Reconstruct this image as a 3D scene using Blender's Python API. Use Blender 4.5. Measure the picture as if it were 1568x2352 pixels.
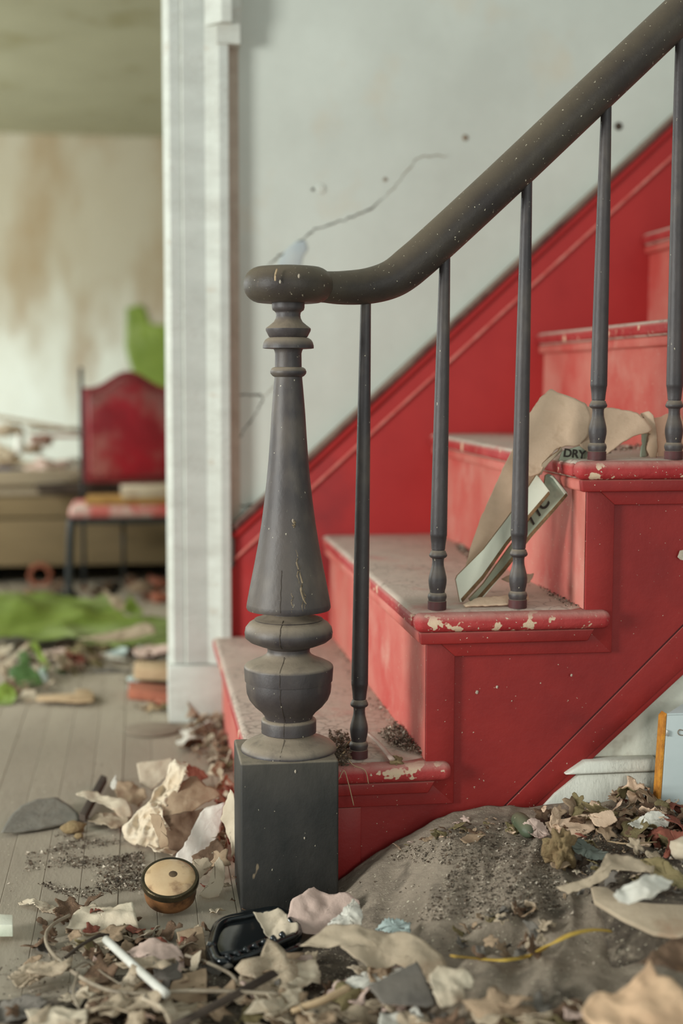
import bpy, bmesh, math, random
from mathutils import Vector, Matrix, noise
for o in list(bpy.data.objects): bpy.data.objects.remove(o)
S = bpy.context.scene
COL = S.collection

# ------------------------------------------------------------------ camera
FPX = 3260.0
CP = Vector((-0.168, -1.937, 0.7538))
R_ = Vector((0.989997, -0.141071, 0.002214)); U_ = Vector((0.011009, 0.092884, 0.995616)); F_ = Vector((0.140658, 0.985633, -0.093507))
cd = bpy.data.cameras.new('camera'); cam = bpy.data.objects.new('camera', cd); COL.objects.link(cam)
cd.sensor_fit = 'HORIZONTAL'; cd.sensor_width = 24.0; cd.lens = FPX / 1568 * 24.0
cd.clip_start = 0.05; cd.clip_end = 60
cam.matrix_world = Matrix(((R_.x, U_.x, -F_.x, CP.x), (R_.y, U_.y, -F_.y, CP.y), (R_.z, U_.z, -F_.z, CP.z), (0, 0, 0, 1)))
cd.dof.use_dof = True; cd.dof.focus_distance = 1.96; cd.dof.aperture_fstop = 2.2
S.camera = cam
# ------------------------------------------------------------------ world, lights, exposure
W = bpy.data.worlds.new('world'); S.world = W; W.use_nodes = True
W.node_tree.nodes['Background'].inputs[0].default_value = (0.86, 0.97, 0.93, 1)
W.node_tree.nodes['Background'].inputs[1].default_value = 0.46
def area(name, loc, target, sx, sy, power, col):
    l = bpy.data.lights.new(name, 'AREA'); l.shape = 'RECTANGLE'; l.size = sx; l.size_y = sy; l.energy = power; l.color = col
    o = bpy.data.objects.new(name, l); COL.objects.link(o); o.location = loc
    o.rotation_euler = (Vector(target) - Vector(loc)).to_track_quat('-Z', 'Y').to_euler(); return o
area('window_daylight', (-3.3, -1.35, 1.0), (0.2, 0.6, 0.5), 0.9, 1.3, 140, (0.97, 1.0, 0.97))
area('hall_front_fill', (0.9, -3.9, 1.0), (0.5, 0.2, 0.3), 1.0, 1.6, 34, (0.97, 1.0, 0.96))  # added lamp behind the camera, soft front light for the under-stair wall
area('side_room_daylight', (-3.1, 3.9, 1.3), (0.0, 4.6, 0.7), 1.2, 1.3, 112, (0.95, 1.0, 0.98))
area('side_room_front_daylight', (-2.6, 1.5, 1.5), (-0.4, 3.2, 0.4), 1.0, 1.2, 50, (0.97, 1.0, 0.97))
S.view_settings.view_transform = 'Standard'; S.view_settings.look = 'None'; S.view_settings.gamma = 1.0
S.view_settings.use_curve_mapping = False; S.view_settings.exposure = 0.0

# ------------------------------------------------------------------ helpers
def ray(px, py): return F_ + R_ * ((px - 784) / FPX) - U_ * ((py - 1176) / FPX)
def onY(px, py, Y): d = ray(px, py); return CP + d * ((Y - CP.y) / d.y)
def onZ(px, py, Z): d = ray(px, py); return CP + d * ((Z - CP.z) / d.z)
def onP(px, py, pt, n): d = ray(px, py); return CP + d * ((pt - CP).dot(n) / d.dot(n))
def lin(c):
    return tuple((v/255/12.92 if v/255 <= 0.04045 else ((v/255+0.055)/1.055)**2.4) for v in c) + (1,)

def mat(name, c1, c2=None, sc=8, rough=0.75, bump=0.15, bsc=60, dust=0.0, dustc=(140,130,112), chips=0.0, chipc=(200,182,155),
        chipsc=28, crack=0.0, cracksc=35, crackc=(70,60,52), stretch=(1,1,1), spec=0.3, c3=None, t3=0.6, sc3=3, metal=0.0, speck=0.0, trans=0.0, zst=None):
    m = bpy.data.materials.new(name); m.use_nodes = True; nt = m.node_tree; N = nt.nodes; L = nt.links
    b = N['Principled BSDF']; b.inputs['Roughness'].default_value = rough; b.inputs['Metallic'].default_value = metal
    b.inputs['Specular IOR Level'].default_value = spec
    tc = N.new('ShaderNodeTexCoord'); mp = N.new('ShaderNodeMapping'); mp.inputs['Scale'].default_value = stretch
    geo = N.new('ShaderNodeNewGeometry')
    L.new(tc.outputs['Object'], mp.inputs[0]); V = mp.outputs[0]
    def nz(s, det=6, r=0.6):
        n = N.new('ShaderNodeTexNoise'); n.inputs['Scale'].default_value = s; n.inputs['Detail'].default_value = det
        n.inputs['Roughness'].default_value = r; L.new(V, n.inputs['Vector']); return n.outputs['Fac']
    def ramp(f, lo, hi):
        r = N.new('ShaderNodeMapRange'); r.inputs[1].default_value = lo; r.inputs[2].default_value = hi; L.new(f, r.inputs[0]); return r.outputs[0]
    def mix(f, a, bb):
        x = N.new('ShaderNodeMix'); x.data_type = 'RGBA'; x.inputs[0].default_value = 0.5
        if f is not None: L.new(f, x.inputs[0])
        for s, v in ((6, a), (7, bb)):
            if isinstance(v, tuple): x.inputs[s].default_value = v
            else: L.new(v, x.inputs[s])
        return x.outputs[2]
    def mul(a, v):
        x = N.new('ShaderNodeMath'); x.operation = 'MULTIPLY'; L.new(a, x.inputs[0])
        if isinstance(v, float): x.inputs[1].default_value = v
        else: L.new(v, x.inputs[1])
        return x.outputs[0]
    col = mix(ramp(nz(sc), 0.35, 0.65), lin(c1), lin(c2 or c1))
    if c3: col = mix(ramp(nz(sc3, 4), t3 - .04, t3 + 0.12), col, lin(c3))
    if chips: col = mix(ramp(nz(chipsc, 3), 1 - chips, 1.02 - chips), col, lin(chipc))
    if speck: col = mix(ramp(nz(220, 2), 1 - speck, 1.03 - speck), col, lin((200,190,165)))
    hgt = nz(bsc, 8, 0.65)
    if crack:
        v = N.new('ShaderNodeTexVoronoi'); v.feature = 'DISTANCE_TO_EDGE'; v.inputs['Scale'].default_value = cracksc; v.inputs['Randomness'].default_value = 1
        dn = N.new('ShaderNodeTexNoise'); dn.inputs['Scale'].default_value = cracksc * .8; L.new(V, dn.inputs['Vector'])
        dm = N.new('ShaderNodeVectorMath'); dm.operation = 'SCALE'; dm.inputs[3].default_value = 1.2 / cracksc; L.new(dn.outputs['Color'], dm.inputs[0])
        da = N.new('ShaderNodeVectorMath'); da.operation = 'ADD'; L.new(V, da.inputs[0]); L.new(dm.outputs[0], da.inputs[1]); L.new(da.outputs[0], v.inputs['Vector'])
        cf = ramp(v.outputs['Distance'], 0.07, 0.0); cf = mul(cf, ramp(nz(6, 3), 0.42, 0.58)); cf = mul(cf, float(crack))
        col = mix(cf, col, lin(crackc))
    if dust:
        sx = N.new('ShaderNodeSeparateXYZ'); L.new(geo.outputs['Normal'], sx.inputs[0])
        up = ramp(sx.outputs['Z'], 0.08, 0.8); d = mul(up, float(dust)); 
        d2 = mul(d, ramp(nz(sc * 2.5, 5), -0.1, 0.5)); col = mix(d2, col, lin(dustc))
    if zst:      # water stain that runs down from the top of the wall
        sz = N.new('ShaderNodeSeparateXYZ'); L.new(tc.outputs['Object'], sz.inputs[0])
        ad = N.new('ShaderNodeMath'); ad.operation = 'MULTIPLY_ADD'; L.new(nz(2.5, 5), ad.inputs[0]); ad.inputs[1].default_value = 1.1; L.new(sz.outputs['Z'], ad.inputs[2])
        x = ramp(ad.outputs[0], zst[0] + .55, zst[1] + .55); col = mix(mul(x, .75), col, lin(zst[2]))
    L.new(col, b.inputs['Base Color'])
    bp = N.new('ShaderNodeBump'); bp.inputs['Strength'].default_value = bump; bp.inputs['Distance'].default_value = 0.01
    L.new(hgt, bp.inputs['Height']); L.new(bp.outputs[0], b.inputs['Normal'])
    if trans:
        b.inputs['Transmission Weight'].default_value = trans
    return m

def tag(o, label=None, cat=None, group=None, kind=None):
    if label: o['label'] = label
    if cat: o['category'] = cat
    if group: o['group'] = group
    if kind: o['kind'] = kind
    return o
def empty(name, loc, label=None, cat=None, group=None, kind=None):
    o = bpy.data.objects.new(name, None); COL.objects.link(o); o.location = loc; o.empty_display_size = .02
    return tag(o, label, cat, group, kind)
def mesh(name, vs, fs, m, parent=None, smooth=False, mats=None, fm=None, origin=None):
    if origin is None:
        if parent is None:
            n = len(vs); origin = Vector((sum(v[0] for v in vs)/n, sum(v[1] for v in vs)/n, min(v[2] for v in vs)))
        else: origin = Vector(parent.location) if parent.parent is None else Vector(parent.matrix_basis.translation) + Vector(parent.parent.location)
    origin = Vector(origin)
    me = bpy.data.meshes.new(name); me.from_pydata([tuple(Vector(v) - origin) for v in vs], [], fs)
    for mm in (mats or [m]): me.materials.append(mm)
    if fm:
        for p, i in zip(me.polygons, fm): p.material_index = i
    if smooth:
        for p in me.polygons: p.use_smooth = True
    me.update()
    o = bpy.data.objects.new(name, me); COL.objects.link(o)
    if parent is not None: o.parent = parent
    else: o.location = origin
    return o
def bev(o, w, seg=2, flat=False):
    b = o.modifiers.new('bevel', 'BEVEL'); b.width = w; b.segments = seg; b.limit_method = 'ANGLE'; b.angle_limit = 0.6
    if not flat:
        for p in o.data.polygons: p.use_smooth = True
    return o
BF = [(0,3,2,1),(4,5,6,7),(0,1,5,4),(1,2,6,5),(2,3,7,6),(3,0,4,7)]
def box(name, x0, x1, y0, y1, z0, z1, m, parent=None, b=0.0, seg=2):
    vs = [(x0,y0,z0),(x1,y0,z0),(x1,y1,z0),(x0,y1,z0),(x0,y0,z1),(x1,y0,z1),(x1,y1,z1),(x0,y1,z1)]
    o = mesh(name, vs, BF, m, parent)
    return bev(o, b, seg) if b else o
def slab(name, poly, d, m, parent=None, b=0.0, mats=None, edge=0, seg=2):
    """closed polygon of 3-D points extruded by vector d; edge = material index of the rim"""
    n = len(poly); d = Vector(d); vs = [Vector(p) for p in poly] + [Vector(p) + d for p in poly]
    fs = [tuple(range(n)), tuple(range(2*n-1, n-1, -1))] + [(i, i+n, (i+1) % n + n, (i+1) % n) for i in range(n)]
    me_fm = [0, 0] + [edge]*n
    o = mesh(name, vs, fs, m, parent, mats=mats, fm=me_fm)
    bm = bmesh.new(); bm.from_mesh(o.data); bmesh.ops.recalc_face_normals(bm, faces=bm.faces); bm.to_mesh(o.data); bm.free()
    return bev(o, b, seg) if b else o
def xz(pts, y): return [(x, y, z) for x, z in pts]
def lathe(name, prof, c, m, parent=None, seg=48, rot=None):
    """prof = [(r, z)], around vertical axis at c"""
    vs, fs = [], []; n = len(prof)
    for r, z in prof:
        for k in range(seg):
            a = 2*math.pi*k/seg; v = Vector((r*math.cos(a), r*math.sin(a), z))
            if rot: v = rot @ v
            vs.append(v + Vector(c))
    for i in range(n-1):
        for k in range(seg):
            a, b_ = i*seg+k, i*seg+(k+1) % seg; fs.append((a, b_, b_+seg, a+seg))
    fs.append(tuple(range(seg))[::-1]); fs.append(tuple(range((n-1)*seg, n*seg)))
    o = mesh(name, vs, fs, m, parent)
    for p in o.data.polygons: p.use_smooth = len(p.vertices) == 4
    sharp = o.modifiers.new('edge_split', 'EDGE_SPLIT'); sharp.split_angle = 0.75
    return o
def catmull(P, n):
    P = [Vector(p) for p in P]; P = [P[0]*2-P[1]] + P + [P[-1]*2-P[-2]]; out = []
    for i in range(1, len(P)-2):
        for k in range(n):
            t = k/n; a, b_, c, d = P[i-1], P[i], P[i+1], P[i+2]
            out.append(.5*((2*b_) + (c-a)*t + (2*a-5*b_+4*c-d)*t*t + (3*b_-a-3*c+d)*t*t*t))
    out.append(P[-2]); return out
def sweep(name, pts, rad, m, parent=None, seg=10, n=6, flat=1.0, flat_n=None):
    path = catmull(pts, n) if n > 1 else [Vector(p) for p in pts]; vs, fs = [], []; K = len(path)
    for i, p in enumerate(path):
        t = (path[min(i+1, K-1)] - path[max(i-1, 0)]).normalized()
        up = Vector(flat_n) if flat_n else Vector((0.02, 0.05, 1))
        if abs(t.dot(up.normalized())) > 0.98: up = Vector((1, .1, 0))
        s = t.cross(up).normalized(); u = s.cross(t)
        r = rad(i/(K-1)) if callable(rad) else rad
        for k in range(seg):
            a = 2*math.pi*k/seg; vs.append(p + s*(r*math.cos(a)) + u*(r*flat*math.sin(a)))
    for i in range(K-1):
        for k in range(seg): a, b_ = i*seg+k, i*seg+(k+1) % seg; fs.append((a, b_, b_+seg, a+seg))
    fs.append(tuple(range(seg))[::-1]); fs.append(tuple(range((K-1)*seg, K*seg)))
    return mesh(name, vs, fs, m, parent, smooth=True)
def nz(v, s, o=0): return noise.noise(Vector(v)*s + Vector((o*7.3, o*3.1, o*1.7)))
def fold(v, s, o=0): return 1 - abs(nz(v, s, o))*2.4

# ------------------------------------------------------------------ materials
M = {}
M['wood'] = mat('dark_wood', (50,44,45), (68,60,58), sc=22, rough=0.5, bump=0.12, bsc=120, dust=0.9, dustc=(152,137,118), speck=0.27, spec=.5, c3=(96,86,76), t3=.56, sc3=9, stretch=(1,1,.6))
M['scuff'] = mat('bare_scuffed_wood', (140,122,96), (112,98,80), sc=60, rough=.8)
M['redbase'] = mat('red_stained_foot', (92,48,48), (78,52,50), sc=40, rough=.6, dust=.6, chips=.3, chipc=(150,60,56), chipsc=60)
M['block'] = mat('dark_block_wood', (38,38,36), (52,50,47), sc=20, rough=0.6, bump=0.15, bsc=120, dust=0.8, dustc=(140,128,110), speck=0.25, stretch=(1,1,.6), chips=.27, chipc=(120,105,85), chipsc=25)
M['rail'] = mat('handrail_wood', (52,45,42), (74,66,55), sc=10, rough=0.45, bump=0.15, bsc=110, dust=0.6, dustc=(120,106,86), speck=0.3, chips=.27, chipc=(130,110,80), chipsc=30)
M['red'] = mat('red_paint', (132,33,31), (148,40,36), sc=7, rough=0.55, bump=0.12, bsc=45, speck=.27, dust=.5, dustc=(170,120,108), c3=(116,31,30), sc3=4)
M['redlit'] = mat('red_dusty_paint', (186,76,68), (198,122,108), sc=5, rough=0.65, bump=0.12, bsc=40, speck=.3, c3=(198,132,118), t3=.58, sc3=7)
M['skirt'] = mat('red_skirt_paint', (154,33,33), (168,42,40), sc=4, rough=0.55, bump=0.08, bsc=30, dust=.6, dustc=(190,110,100), c3=(132,32,34), sc3=3)
M['nosing'] = mat('red_nosing_paint', (158,40,42), (176,64,62), sc=20, rough=0.6, bump=0.25, bsc=70, dust=.75, dustc=(188,140,128), chips=.38, chipc=(214,186,156), chipsc=30, speck=.32)
M['tread'] = mat('dusty_tread', (210,182,168), (194,176,160), sc=9, rough=0.9, bump=0.3, bsc=90, dust=.5, dustc=(190,176,160), c3=(196,104,98), t3=.6, sc3=9, crack=1.0, cracksc=34, crackc=(80,45,42), speck=.3)
M['gap_shade'] = mat('shaded_gap_paint', (74,24,24), (60,22,22), rough=.9)
M['bead'] = mat('worn_bead', (206,130,118), (196,92,84), sc=30, rough=.7)
M['cap'] = mat('skirt_cap', (88,52,48), (118,96,84), sc=18, rough=.8, dust=.9, dustc=(150,138,122))
M['white'] = mat('cracked_white_paint', (208,210,200), (190,190,180), sc=9, rough=.7, bump=.25, bsc=90, crack=.5, cracksc=75, crackc=(150,142,130), c3=(186,174,158), t3=.66, sc3=14, stretch=(1,1,2.6))
M['white_flat'] = mat('shaded_greyed_paint', (196,198,190), (184,186,178), sc=9, rough=.75, bump=.25, bsc=90, crack=.5, cracksc=75, crackc=(140,130,118), stretch=(1,1,2.6))
M['white2'] = mat('crackled_baseboard_paint', (230,229,216), (214,212,199), sc=9, rough=.65, bump=.2, bsc=90, crack=.4, cracksc=150, crackc=(118,112,104), stretch=(1.6,1,.5), dust=.4)
M['plaster'] = mat('old_plaster', (203,207,197), (190,193,183), sc=3, rough=.9, bump=.12, bsc=14, c3=(200,188,166), t3=.62, sc3=2.2, speck=.22)
M['plaster2'] = mat('stained_plaster', (214,218,208), (196,196,182), sc=1.5, rough=.95, bump=.1, bsc=10, c3=(150,122,92), t3=.52, sc3=1.3, stretch=(1.6,1,.7), zst=(.75, 1.35, (150,136,108)))
M['ceil'] = mat('mouldy_ceiling', (172,170,142), (160,157,130), sc=2, rough=.95, bump=.1, bsc=10, c3=(140,134,90), t3=.60, sc3=2.2)
M['under'] = mat('understair_plaster', (226,224,208), (216,213,198), sc=9, rough=.85, bump=.2, bsc=60, speck=.26, c3=(160,148,130), t3=.64, sc3=12)
M['floor'] = [mat('floor_board_%s' % n, a, b_, sc=7, rough=.85, bump=.18, bsc=70, stretch=(1,.3,1), c3=(138,125,110), t3=.58, sc3=5, speck=.3, dust=.5, dustc=(174,162,143)) for n, a, b_ in
              (('pale', (162,150,132), (146,135,118)), ('mid', (158,146,129), (142,130,114)), ('deep', (153,141,124), (158,147,130)))]
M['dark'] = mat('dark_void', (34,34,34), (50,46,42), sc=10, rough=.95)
M['dirt'] = mat('dirt', (112,100,86), (66,58,50), sc=40, rough=.95, bump=.6, bsc=120, c3=(150,136,118), t3=.58, sc3=60, speck=.34)
M['crumb_d'] = mat('dark_crumbs', (74,62,52), (104,88,72), sc=50, rough=.95)
M['crumb_l'] = mat('pale_crumbs', (168,152,134), (196,184,166), sc=50, rough=.95)
M['pillow'] = mat('dusty_pillow_cloth', (158,143,125), (134,121,105), sc=14, rough=.95, bump=.5, bsc=130, c3=(100,90,78), t3=.57, sc3=16, speck=.33)
def pap(n, a, b_, c3=None, t3=.6, **k): M[n] = mat(n + '_paper', a, b_, sc=16, rough=.85, bump=.25, bsc=90, c3=c3, t3=t3, sc3=14, speck=.24, **k)
pap('cream', (206,192,168), (188,170,146), (170,138,112)); pap('white_p', (212,208,196), (192,184,168), (176,150,132), .62)
pap('tan', (168,144,118), (148,124,98), (130,104,82)); pap('beige', (184,166,142), (164,146,122), (150,122,98))
pap('brown', (118,94,74), (92,70,54), (160,124,92)); pap('rust', (146,86,68), (118,66,54), (100,60,50))
pap('pinkp', (204,178,164), (192,166,152), (176,140,128)); pap('teal', (176,188,182), (162,176,170), (190,186,172))
pap('grey', (120,112,102), (104,98,90), (86,80,74)); pap('peach', (222,186,150), (208,170,136), (160,122,96), .68); pap('olive', (140,124,88), (108,98,66), (84,76,50))
pap('kraft', (220,190,162), (202,172,144), (166,134,106)); pap('greygreen', (104,108,98), (84,90,82)); pap('pale_pink_stained', (228,220,208), (214,200,186), (204,112,104), .66)
M['cloth'] = mat('cotton_rag', (222,206,182), (204,184,156), sc=12, rough=.95, bump=.3, bsc=160, c3=(186,150,116), t3=.58, sc3=16)
M['kraft_edge'] = mat('corrugated_edge', (150,116,82), (112,86,60), sc=70, rough=.9, bump=.6, bsc=150)
M['mint'] = mat('faded_mint_board', (232,230,210), (222,222,202), sc=12, rough=.8, bump=.15, bsc=90, c3=(158,178,156), t3=.60, sc3=7, stretch=(1,1,1))
M['green_p'] = mat('green_printed_card', (172,172,150), (150,158,138), sc=12, rough=.8, bump=.15, bsc=90, c3=(96,118,104), t3=.6, sc3=14)
M['shingle'] = mat('grey_shingle', (122,117,107), (136,130,118), sc=24, rough=.85, bump=.4, bsc=160)
M['disc'] = mat('dull_disc', (150,136,118), (134,120,104), sc=12, rough=.8)
M['foam'] = mat('yellow_foam', (172,148,108), (146,120,86), sc=60, rough=.95, bump=.9, bsc=120)
M['ink'] = mat('dark_print', (46,40,36), (60,54,46), rough=.8)
M['black'] = mat('glossy_black_plastic', (16,20,22), (26,30,32), rough=.12, spec=.6, bump=.03)
M['glass'] = mat('glass_lid', (206,176,136), (190,156,116), sc=22, rough=.12, bump=.03, spec=.7, c3=(120,86,58), t3=.57, sc3=26)
M['tinrim'] = mat('tarnished_rim', (58,54,44), (90,78,56), sc=30, rough=.25, metal=.7)
M['rusttin'] = mat('rusty_tin', (150,104,66), (96,66,44), sc=40, rough=.5, c3=(60,42,30), t3=.55, sc3=30, metal=.3)
M['spot'] = mat('dark_corroded_spot', (80,64,48), (104,84,60), sc=60)
M['steel'] = mat('pale_enamel_metal', (188,196,194), (176,186,184), sc=5, rough=.4, bump=.05, c3=(160,150,140), t3=.68)
M['orange'] = mat('orange_rusted_edge', (214,146,52), (180,116,46), sc=90, rough=.7, bump=.4, bsc=200)
M['screw'] = mat('pale_metal', (200,202,200), (150,140,128), sc=60, rough=.35, metal=.5)
M['wire'] = mat('dull_wire', (160,146,126), (126,112,94), sc=40, rough=.5)
M['rod'] = mat('white_plastic', (214,212,202), (196,192,180), sc=30, rough=.5)
M['stick'] = mat('dark_batten_wood', (82,70,60), (62,52,44), sc=20, rough=.85, stretch=(1,1,1))
M['ochre'] = mat('ochre_stick', (190,164,130), (172,144,110), sc=20, rough=.8)
M['yellow'] = mat('yellow_strap', (200,168,78), (172,138,60), sc=25, rough=.6, c3=(140,112,80), t3=.6, sc3=12)
M['green'] = mat('green_vinyl', (122,140,58), (96,116,44), sc=4, rough=.45, bump=.1, bsc=14, c3=(150,162,110), t3=.56, sc3=3)
M['greenback'] = mat('buff_sheet_backing', (176,158,134), (160,140,116), sc=8, rough=.9)
M['dkgreen'] = mat('dark_green_vinyl', (66,92,50), (86,112,62), sc=9, rough=.4, c3=(180,190,170), t3=.66, sc3=14)
M['bottlegreen'] = mat('dusty_green_plastic', (84,94,72), (72,80,62), sc=20, rough=.5, dust=.5, dustc=(130,124,100), speck=.3)
M['chairred'] = mat('red_vinyl', (166,30,44), (136,34,42), sc=6, rough=.4, zst=(.50, .68, (112,74,72)), bump=.15, bsc=18, c3=(164,98,92), t3=.53, sc3=5)
M['chairrim'] = mat('dark_red_piping', (112,44,46), (140,50,54), rough=.5)
M['iron'] = mat('dark_chair_metal', (50,54,56), (64,66,66), sc=30, rough=.35, metal=.4)
M['seat'] = mat('pink_worn_vinyl', (208,120,112), (196,70,70), sc=14, rough=.5, c3=(214,190,180), t3=.5, sc3=12)
M['ybook'] = mat('yellow_book', (176,140,78), (150,108,56), sc=40, rough=.7)
M['boxwood'] = mat('platform_boards', (150,130,98), (130,112,84), sc=6, rough=.85, bump=.2, bsc=30, stretch=(.3,1,1), c3=(96,82,64), t3=.6)
M['boxtop'] = mat('dusty_pale_boards', (176,160,136), (156,140,118), sc=6, rough=.85, bump=.2, bsc=30, stretch=(.3,1,1))
M['terra'] = mat('terracotta', (166,102,78), (146,86,66), sc=14, rough=.85)
M['navy'] = mat('navy_cloth', (52,60,96), (38,44,66), sc=10, rough=.8)

# ------------------------------------------------------------------ setting
H = 0.2128; RUN = 0.23; FZ = 0.03; WY = 1.045; SK = 1.022
fl = empty('floor', (0, 2.5, 0), kind='structure', label='dusty narrow strip wooden floor')
box('subfloor', -2.2, 1.6, -1.4, 6.2, -0.04, 0.004, M['dark'], fl)
proto = {}
rnd = random.Random(5)
for i in range(62):
    x = -2.195 + i*0.0538 + 0.0008; k = rnd.randrange(3)
    if k not in proto:
        o = box('floor_board', 0, 0.0534, -3.85, 3.7, 0.004, FZ, M['floor'][k]); bev(o, .0008, 1, True)
        proto[k] = o.data; o.parent = fl; o.location = (x + .0264, 0, 0.004)
    else:
        o = bpy.data.objects.new('floor_board', proto[k]); COL.objects.link(o); o.parent = fl; o.location = (x + .0264, rnd.uniform(-.02, .02), 0.004 - rnd.random()*.0012)
        b = o.modifiers.new('bevel', 'BEVEL'); b.width = .0008; b.segments = 1; b.limit_method = 'ANGLE'
    o.location.y -= 0.07
# hall / side room walls
wf = box('wall_far', -0.11, 2.2, WY, WY+0.12, 0, 2.6, M['plaster']); tag(wf, 'cracked off-white plaster wall behind the stairs', kind='structure')
def mk(o, l): return tag(o, l, kind='structure')
mk(box('wall_left', -2.2, -1.05, WY, WY+0.12, 0, 2.6, M['plaster']), 'plaster wall left of the doorway')
mk(box('trim_1', -1.05, -0.11, WY, WY+0.12, 2.06, 2.6, M['plaster']), 'plaster over the doorway')
mk(box('wall_back', -2.2, 1.6, 6.0, 6.1, 0, 2.5, M['plaster2']), 'stained plaster wall at the back of the side room')
mk(box('wall_right', 1.6, 1.7, WY+.12, 6.1, 0, 2.5, M['plaster2']), 'right wall of the side room')
ce = mk(box('ceiling', -2.2, 1.7, WY+.12, 6.1, 2.06, 2.12, M['ceil']), 'mould-spotted plaster ceiling of the side room')

# door casing (profile rises towards the stairs)
ca = empty('door_1', (-0.05, 1.0, FZ), kind='structure', label='white-painted crackled door casing beside the stairs')
CX = -0.108
def casing(name, prof, z0, z1, m, bv=0):
    n = len(prof); vs = [(CX+x, WY-d, z0) for x, d in prof] + [(CX+x, WY-d, z1) for x, d in prof]
    fs = [tuple(range(n))[::-1], tuple(range(n, 2*n))] + [(i, (i+1) % n, (i+1) % n+n, i+n) for i in range(n)]
    o = mesh(name, vs, fs, m, ca)
    bm = bmesh.new(); bm.from_mesh(o.data); bmesh.ops.recalc_face_normals(bm, faces=bm.faces); bm.to_mesh(o.data); bm.free()
    if bv: bev(o, bv)
    if name == 'casing_shaft':      # weathered flats, greyed further so side-light contrast is painted into the colour
        o.data.materials.append(M['white_flat'])
        for p in o.data.polygons:
            if p.normal.y < -.99: p.material_index = 1
    return o
casing('casing_shaft', [(-.002,-.1),(-.002,.002),(.009,.015),(.030,.0155),(.0305,.013),(.035,.020),(.080,.0205),(.108,.040),(.126,.0405),(.128,.038),(.128,0),(.02,0),(.02,-.1)], 0.155, 2.06, M['white'])
casing('plinth_block', [(-.004,-.1),(-.004,.024),(.122,.038),(.122,0),(.02,0),(.02,-.1)], FZ, 0.153, M['white'], .002)
casing('upper_trim', [(.080,.028),(.084,.034),(.112,.070),(.132,.070),(.132,.03)], 1.462, 2.06, M['white'])
casing('upper_backing', [(.104,0),(.104,.048),(.150,.048),(.152,.046),(.152,0)], 1.425, 2.06, M['white'])

M['bare'] = mat('casing_shadow_plaster', (186,174,158), (170,156,140), sc=20, rough=.95)  # brownish shade beside the casing, put into the wall colour
box('casing_shadow_strip', .018, .042, WY-.0012, WY+.004, .42, 1.44, M['bare'], wf)  # strip paints the casing's cast shadow on the wall
# cracks and missing plaster, parts of the far wall
def ribbon(name, pts, w, m, Y, parent, seed=0):
    vs, fs = [], []; P = []
    for a, b_ in zip(pts[:-1], pts[1:]):
        for k in range(6):
            t = k/6; P.append((a[0]+(b_[0]-a[0])*t, a[1]+(b_[1]-a[1])*t))
    P.append(pts[-1]); r = random.Random(seed)
    for i, (x, y) in enumerate(P):
        ww = w*(.4+r.random())*min(1, .2+min(i, len(P)-1-i)/4); x += r.uniform(-2, 2); y += r.uniform(-2.5, 2.5)
        q = onY(x, y, Y); vs += [q + Vector((0, 0, ww)), q - Vector((0.0, 0, ww)), q + Vector((0, .004, ww)), q - Vector((0, -.004, ww))]
    for i in range(len(P)-1):
        a = i*4; fs += [(a, a+1, a+5, a+4), (a, a+4, a+6, a+2), (a+1, a+3, a+7, a+5)]
    return mesh(name, vs, fs, m, parent)
M['crack'] = mat('crack_dark', (84,72,60), (60,50,42), sc=40, rough=.95)
M['crack_l'] = mat('crack_soft', (150,136,118), (130,114,96), sc=40, rough=.95)
ribbon('crack', [(612,612),(640,590),(690,552),(720,528),(790,505),(850,480),(880,455)], .0016, M['crack'], WY-.001, wf, 1)
ribbon('crack', [(880,455),(910,425),(940,385),(955,362),(1000,356),(1030,360)], .0011, M['crack_l'], WY-.001, wf, 2)
ribbon('crack', [(530,908),(560,905),(598,907),(604,916),(590,945),(560,990),(535,1030)], .0016, M['crack'], WY-.001, wf, 3)
ribbon('crack', [(604,912),(625,892),(650,860)], .0010, M['crack_l'], WY-.001, wf, 4)
ribbon('crack', [(532,1164),(560,1162),(598,1162)], .0018, M['crack'], WY-.001, wf, 5)
ribbon('crack', [(524,344),(535,346),(545,344)], .0010, M['crack'], WY-.001, wf, 6)
def patch(name, pts, m, Y, parent, th=.002):
    return slab(name, [onY(x, y, Y) for x, y in pts], (0, th, 0), m, parent, .0006)
M['blue_pl'] = mat('bluish_undercoat', (178,188,190), (190,196,192), sc=20, rough=.9)
patch('exposed_undercoat', [(640,602),(655,575),(680,555),(700,552),(706,572),(694,590),(690,612),(640,612)], M['blue_pl'], WY-.0018, wf)
for (cx, cy, r, m) in ((736,433,.010,'plaster'), (1420,290,.008,'crack'), (884,412,.004,'crack_l'), (1068,316,.006,'crack_l'), (718,435,.003,'crack')):
    c = onY(cx, cy, WY-.001); N_ = 14
    vs = [c + Vector((math.cos(6.283*k/N_)*r*q, -.0015*(q < 1), math.sin(6.283*k/N_)*r*q)) for q in (1.1, .8) for k in range(N_)]
    fs = [(k, (k+1) % N_, (k+1) % N_+N_, k+N_) for k in range(N_)] + [tuple(range(N_, 2*N_))]
    mesh('plaster_nail_patch', vs, fs, M[m], wf)

# ------------------------------------------------------------------ staircase
st = empty('staircase', (0.3, 0.5, FZ), 'red-painted wooden staircase with dusty treads climbing to the right', 'staircase')
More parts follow.
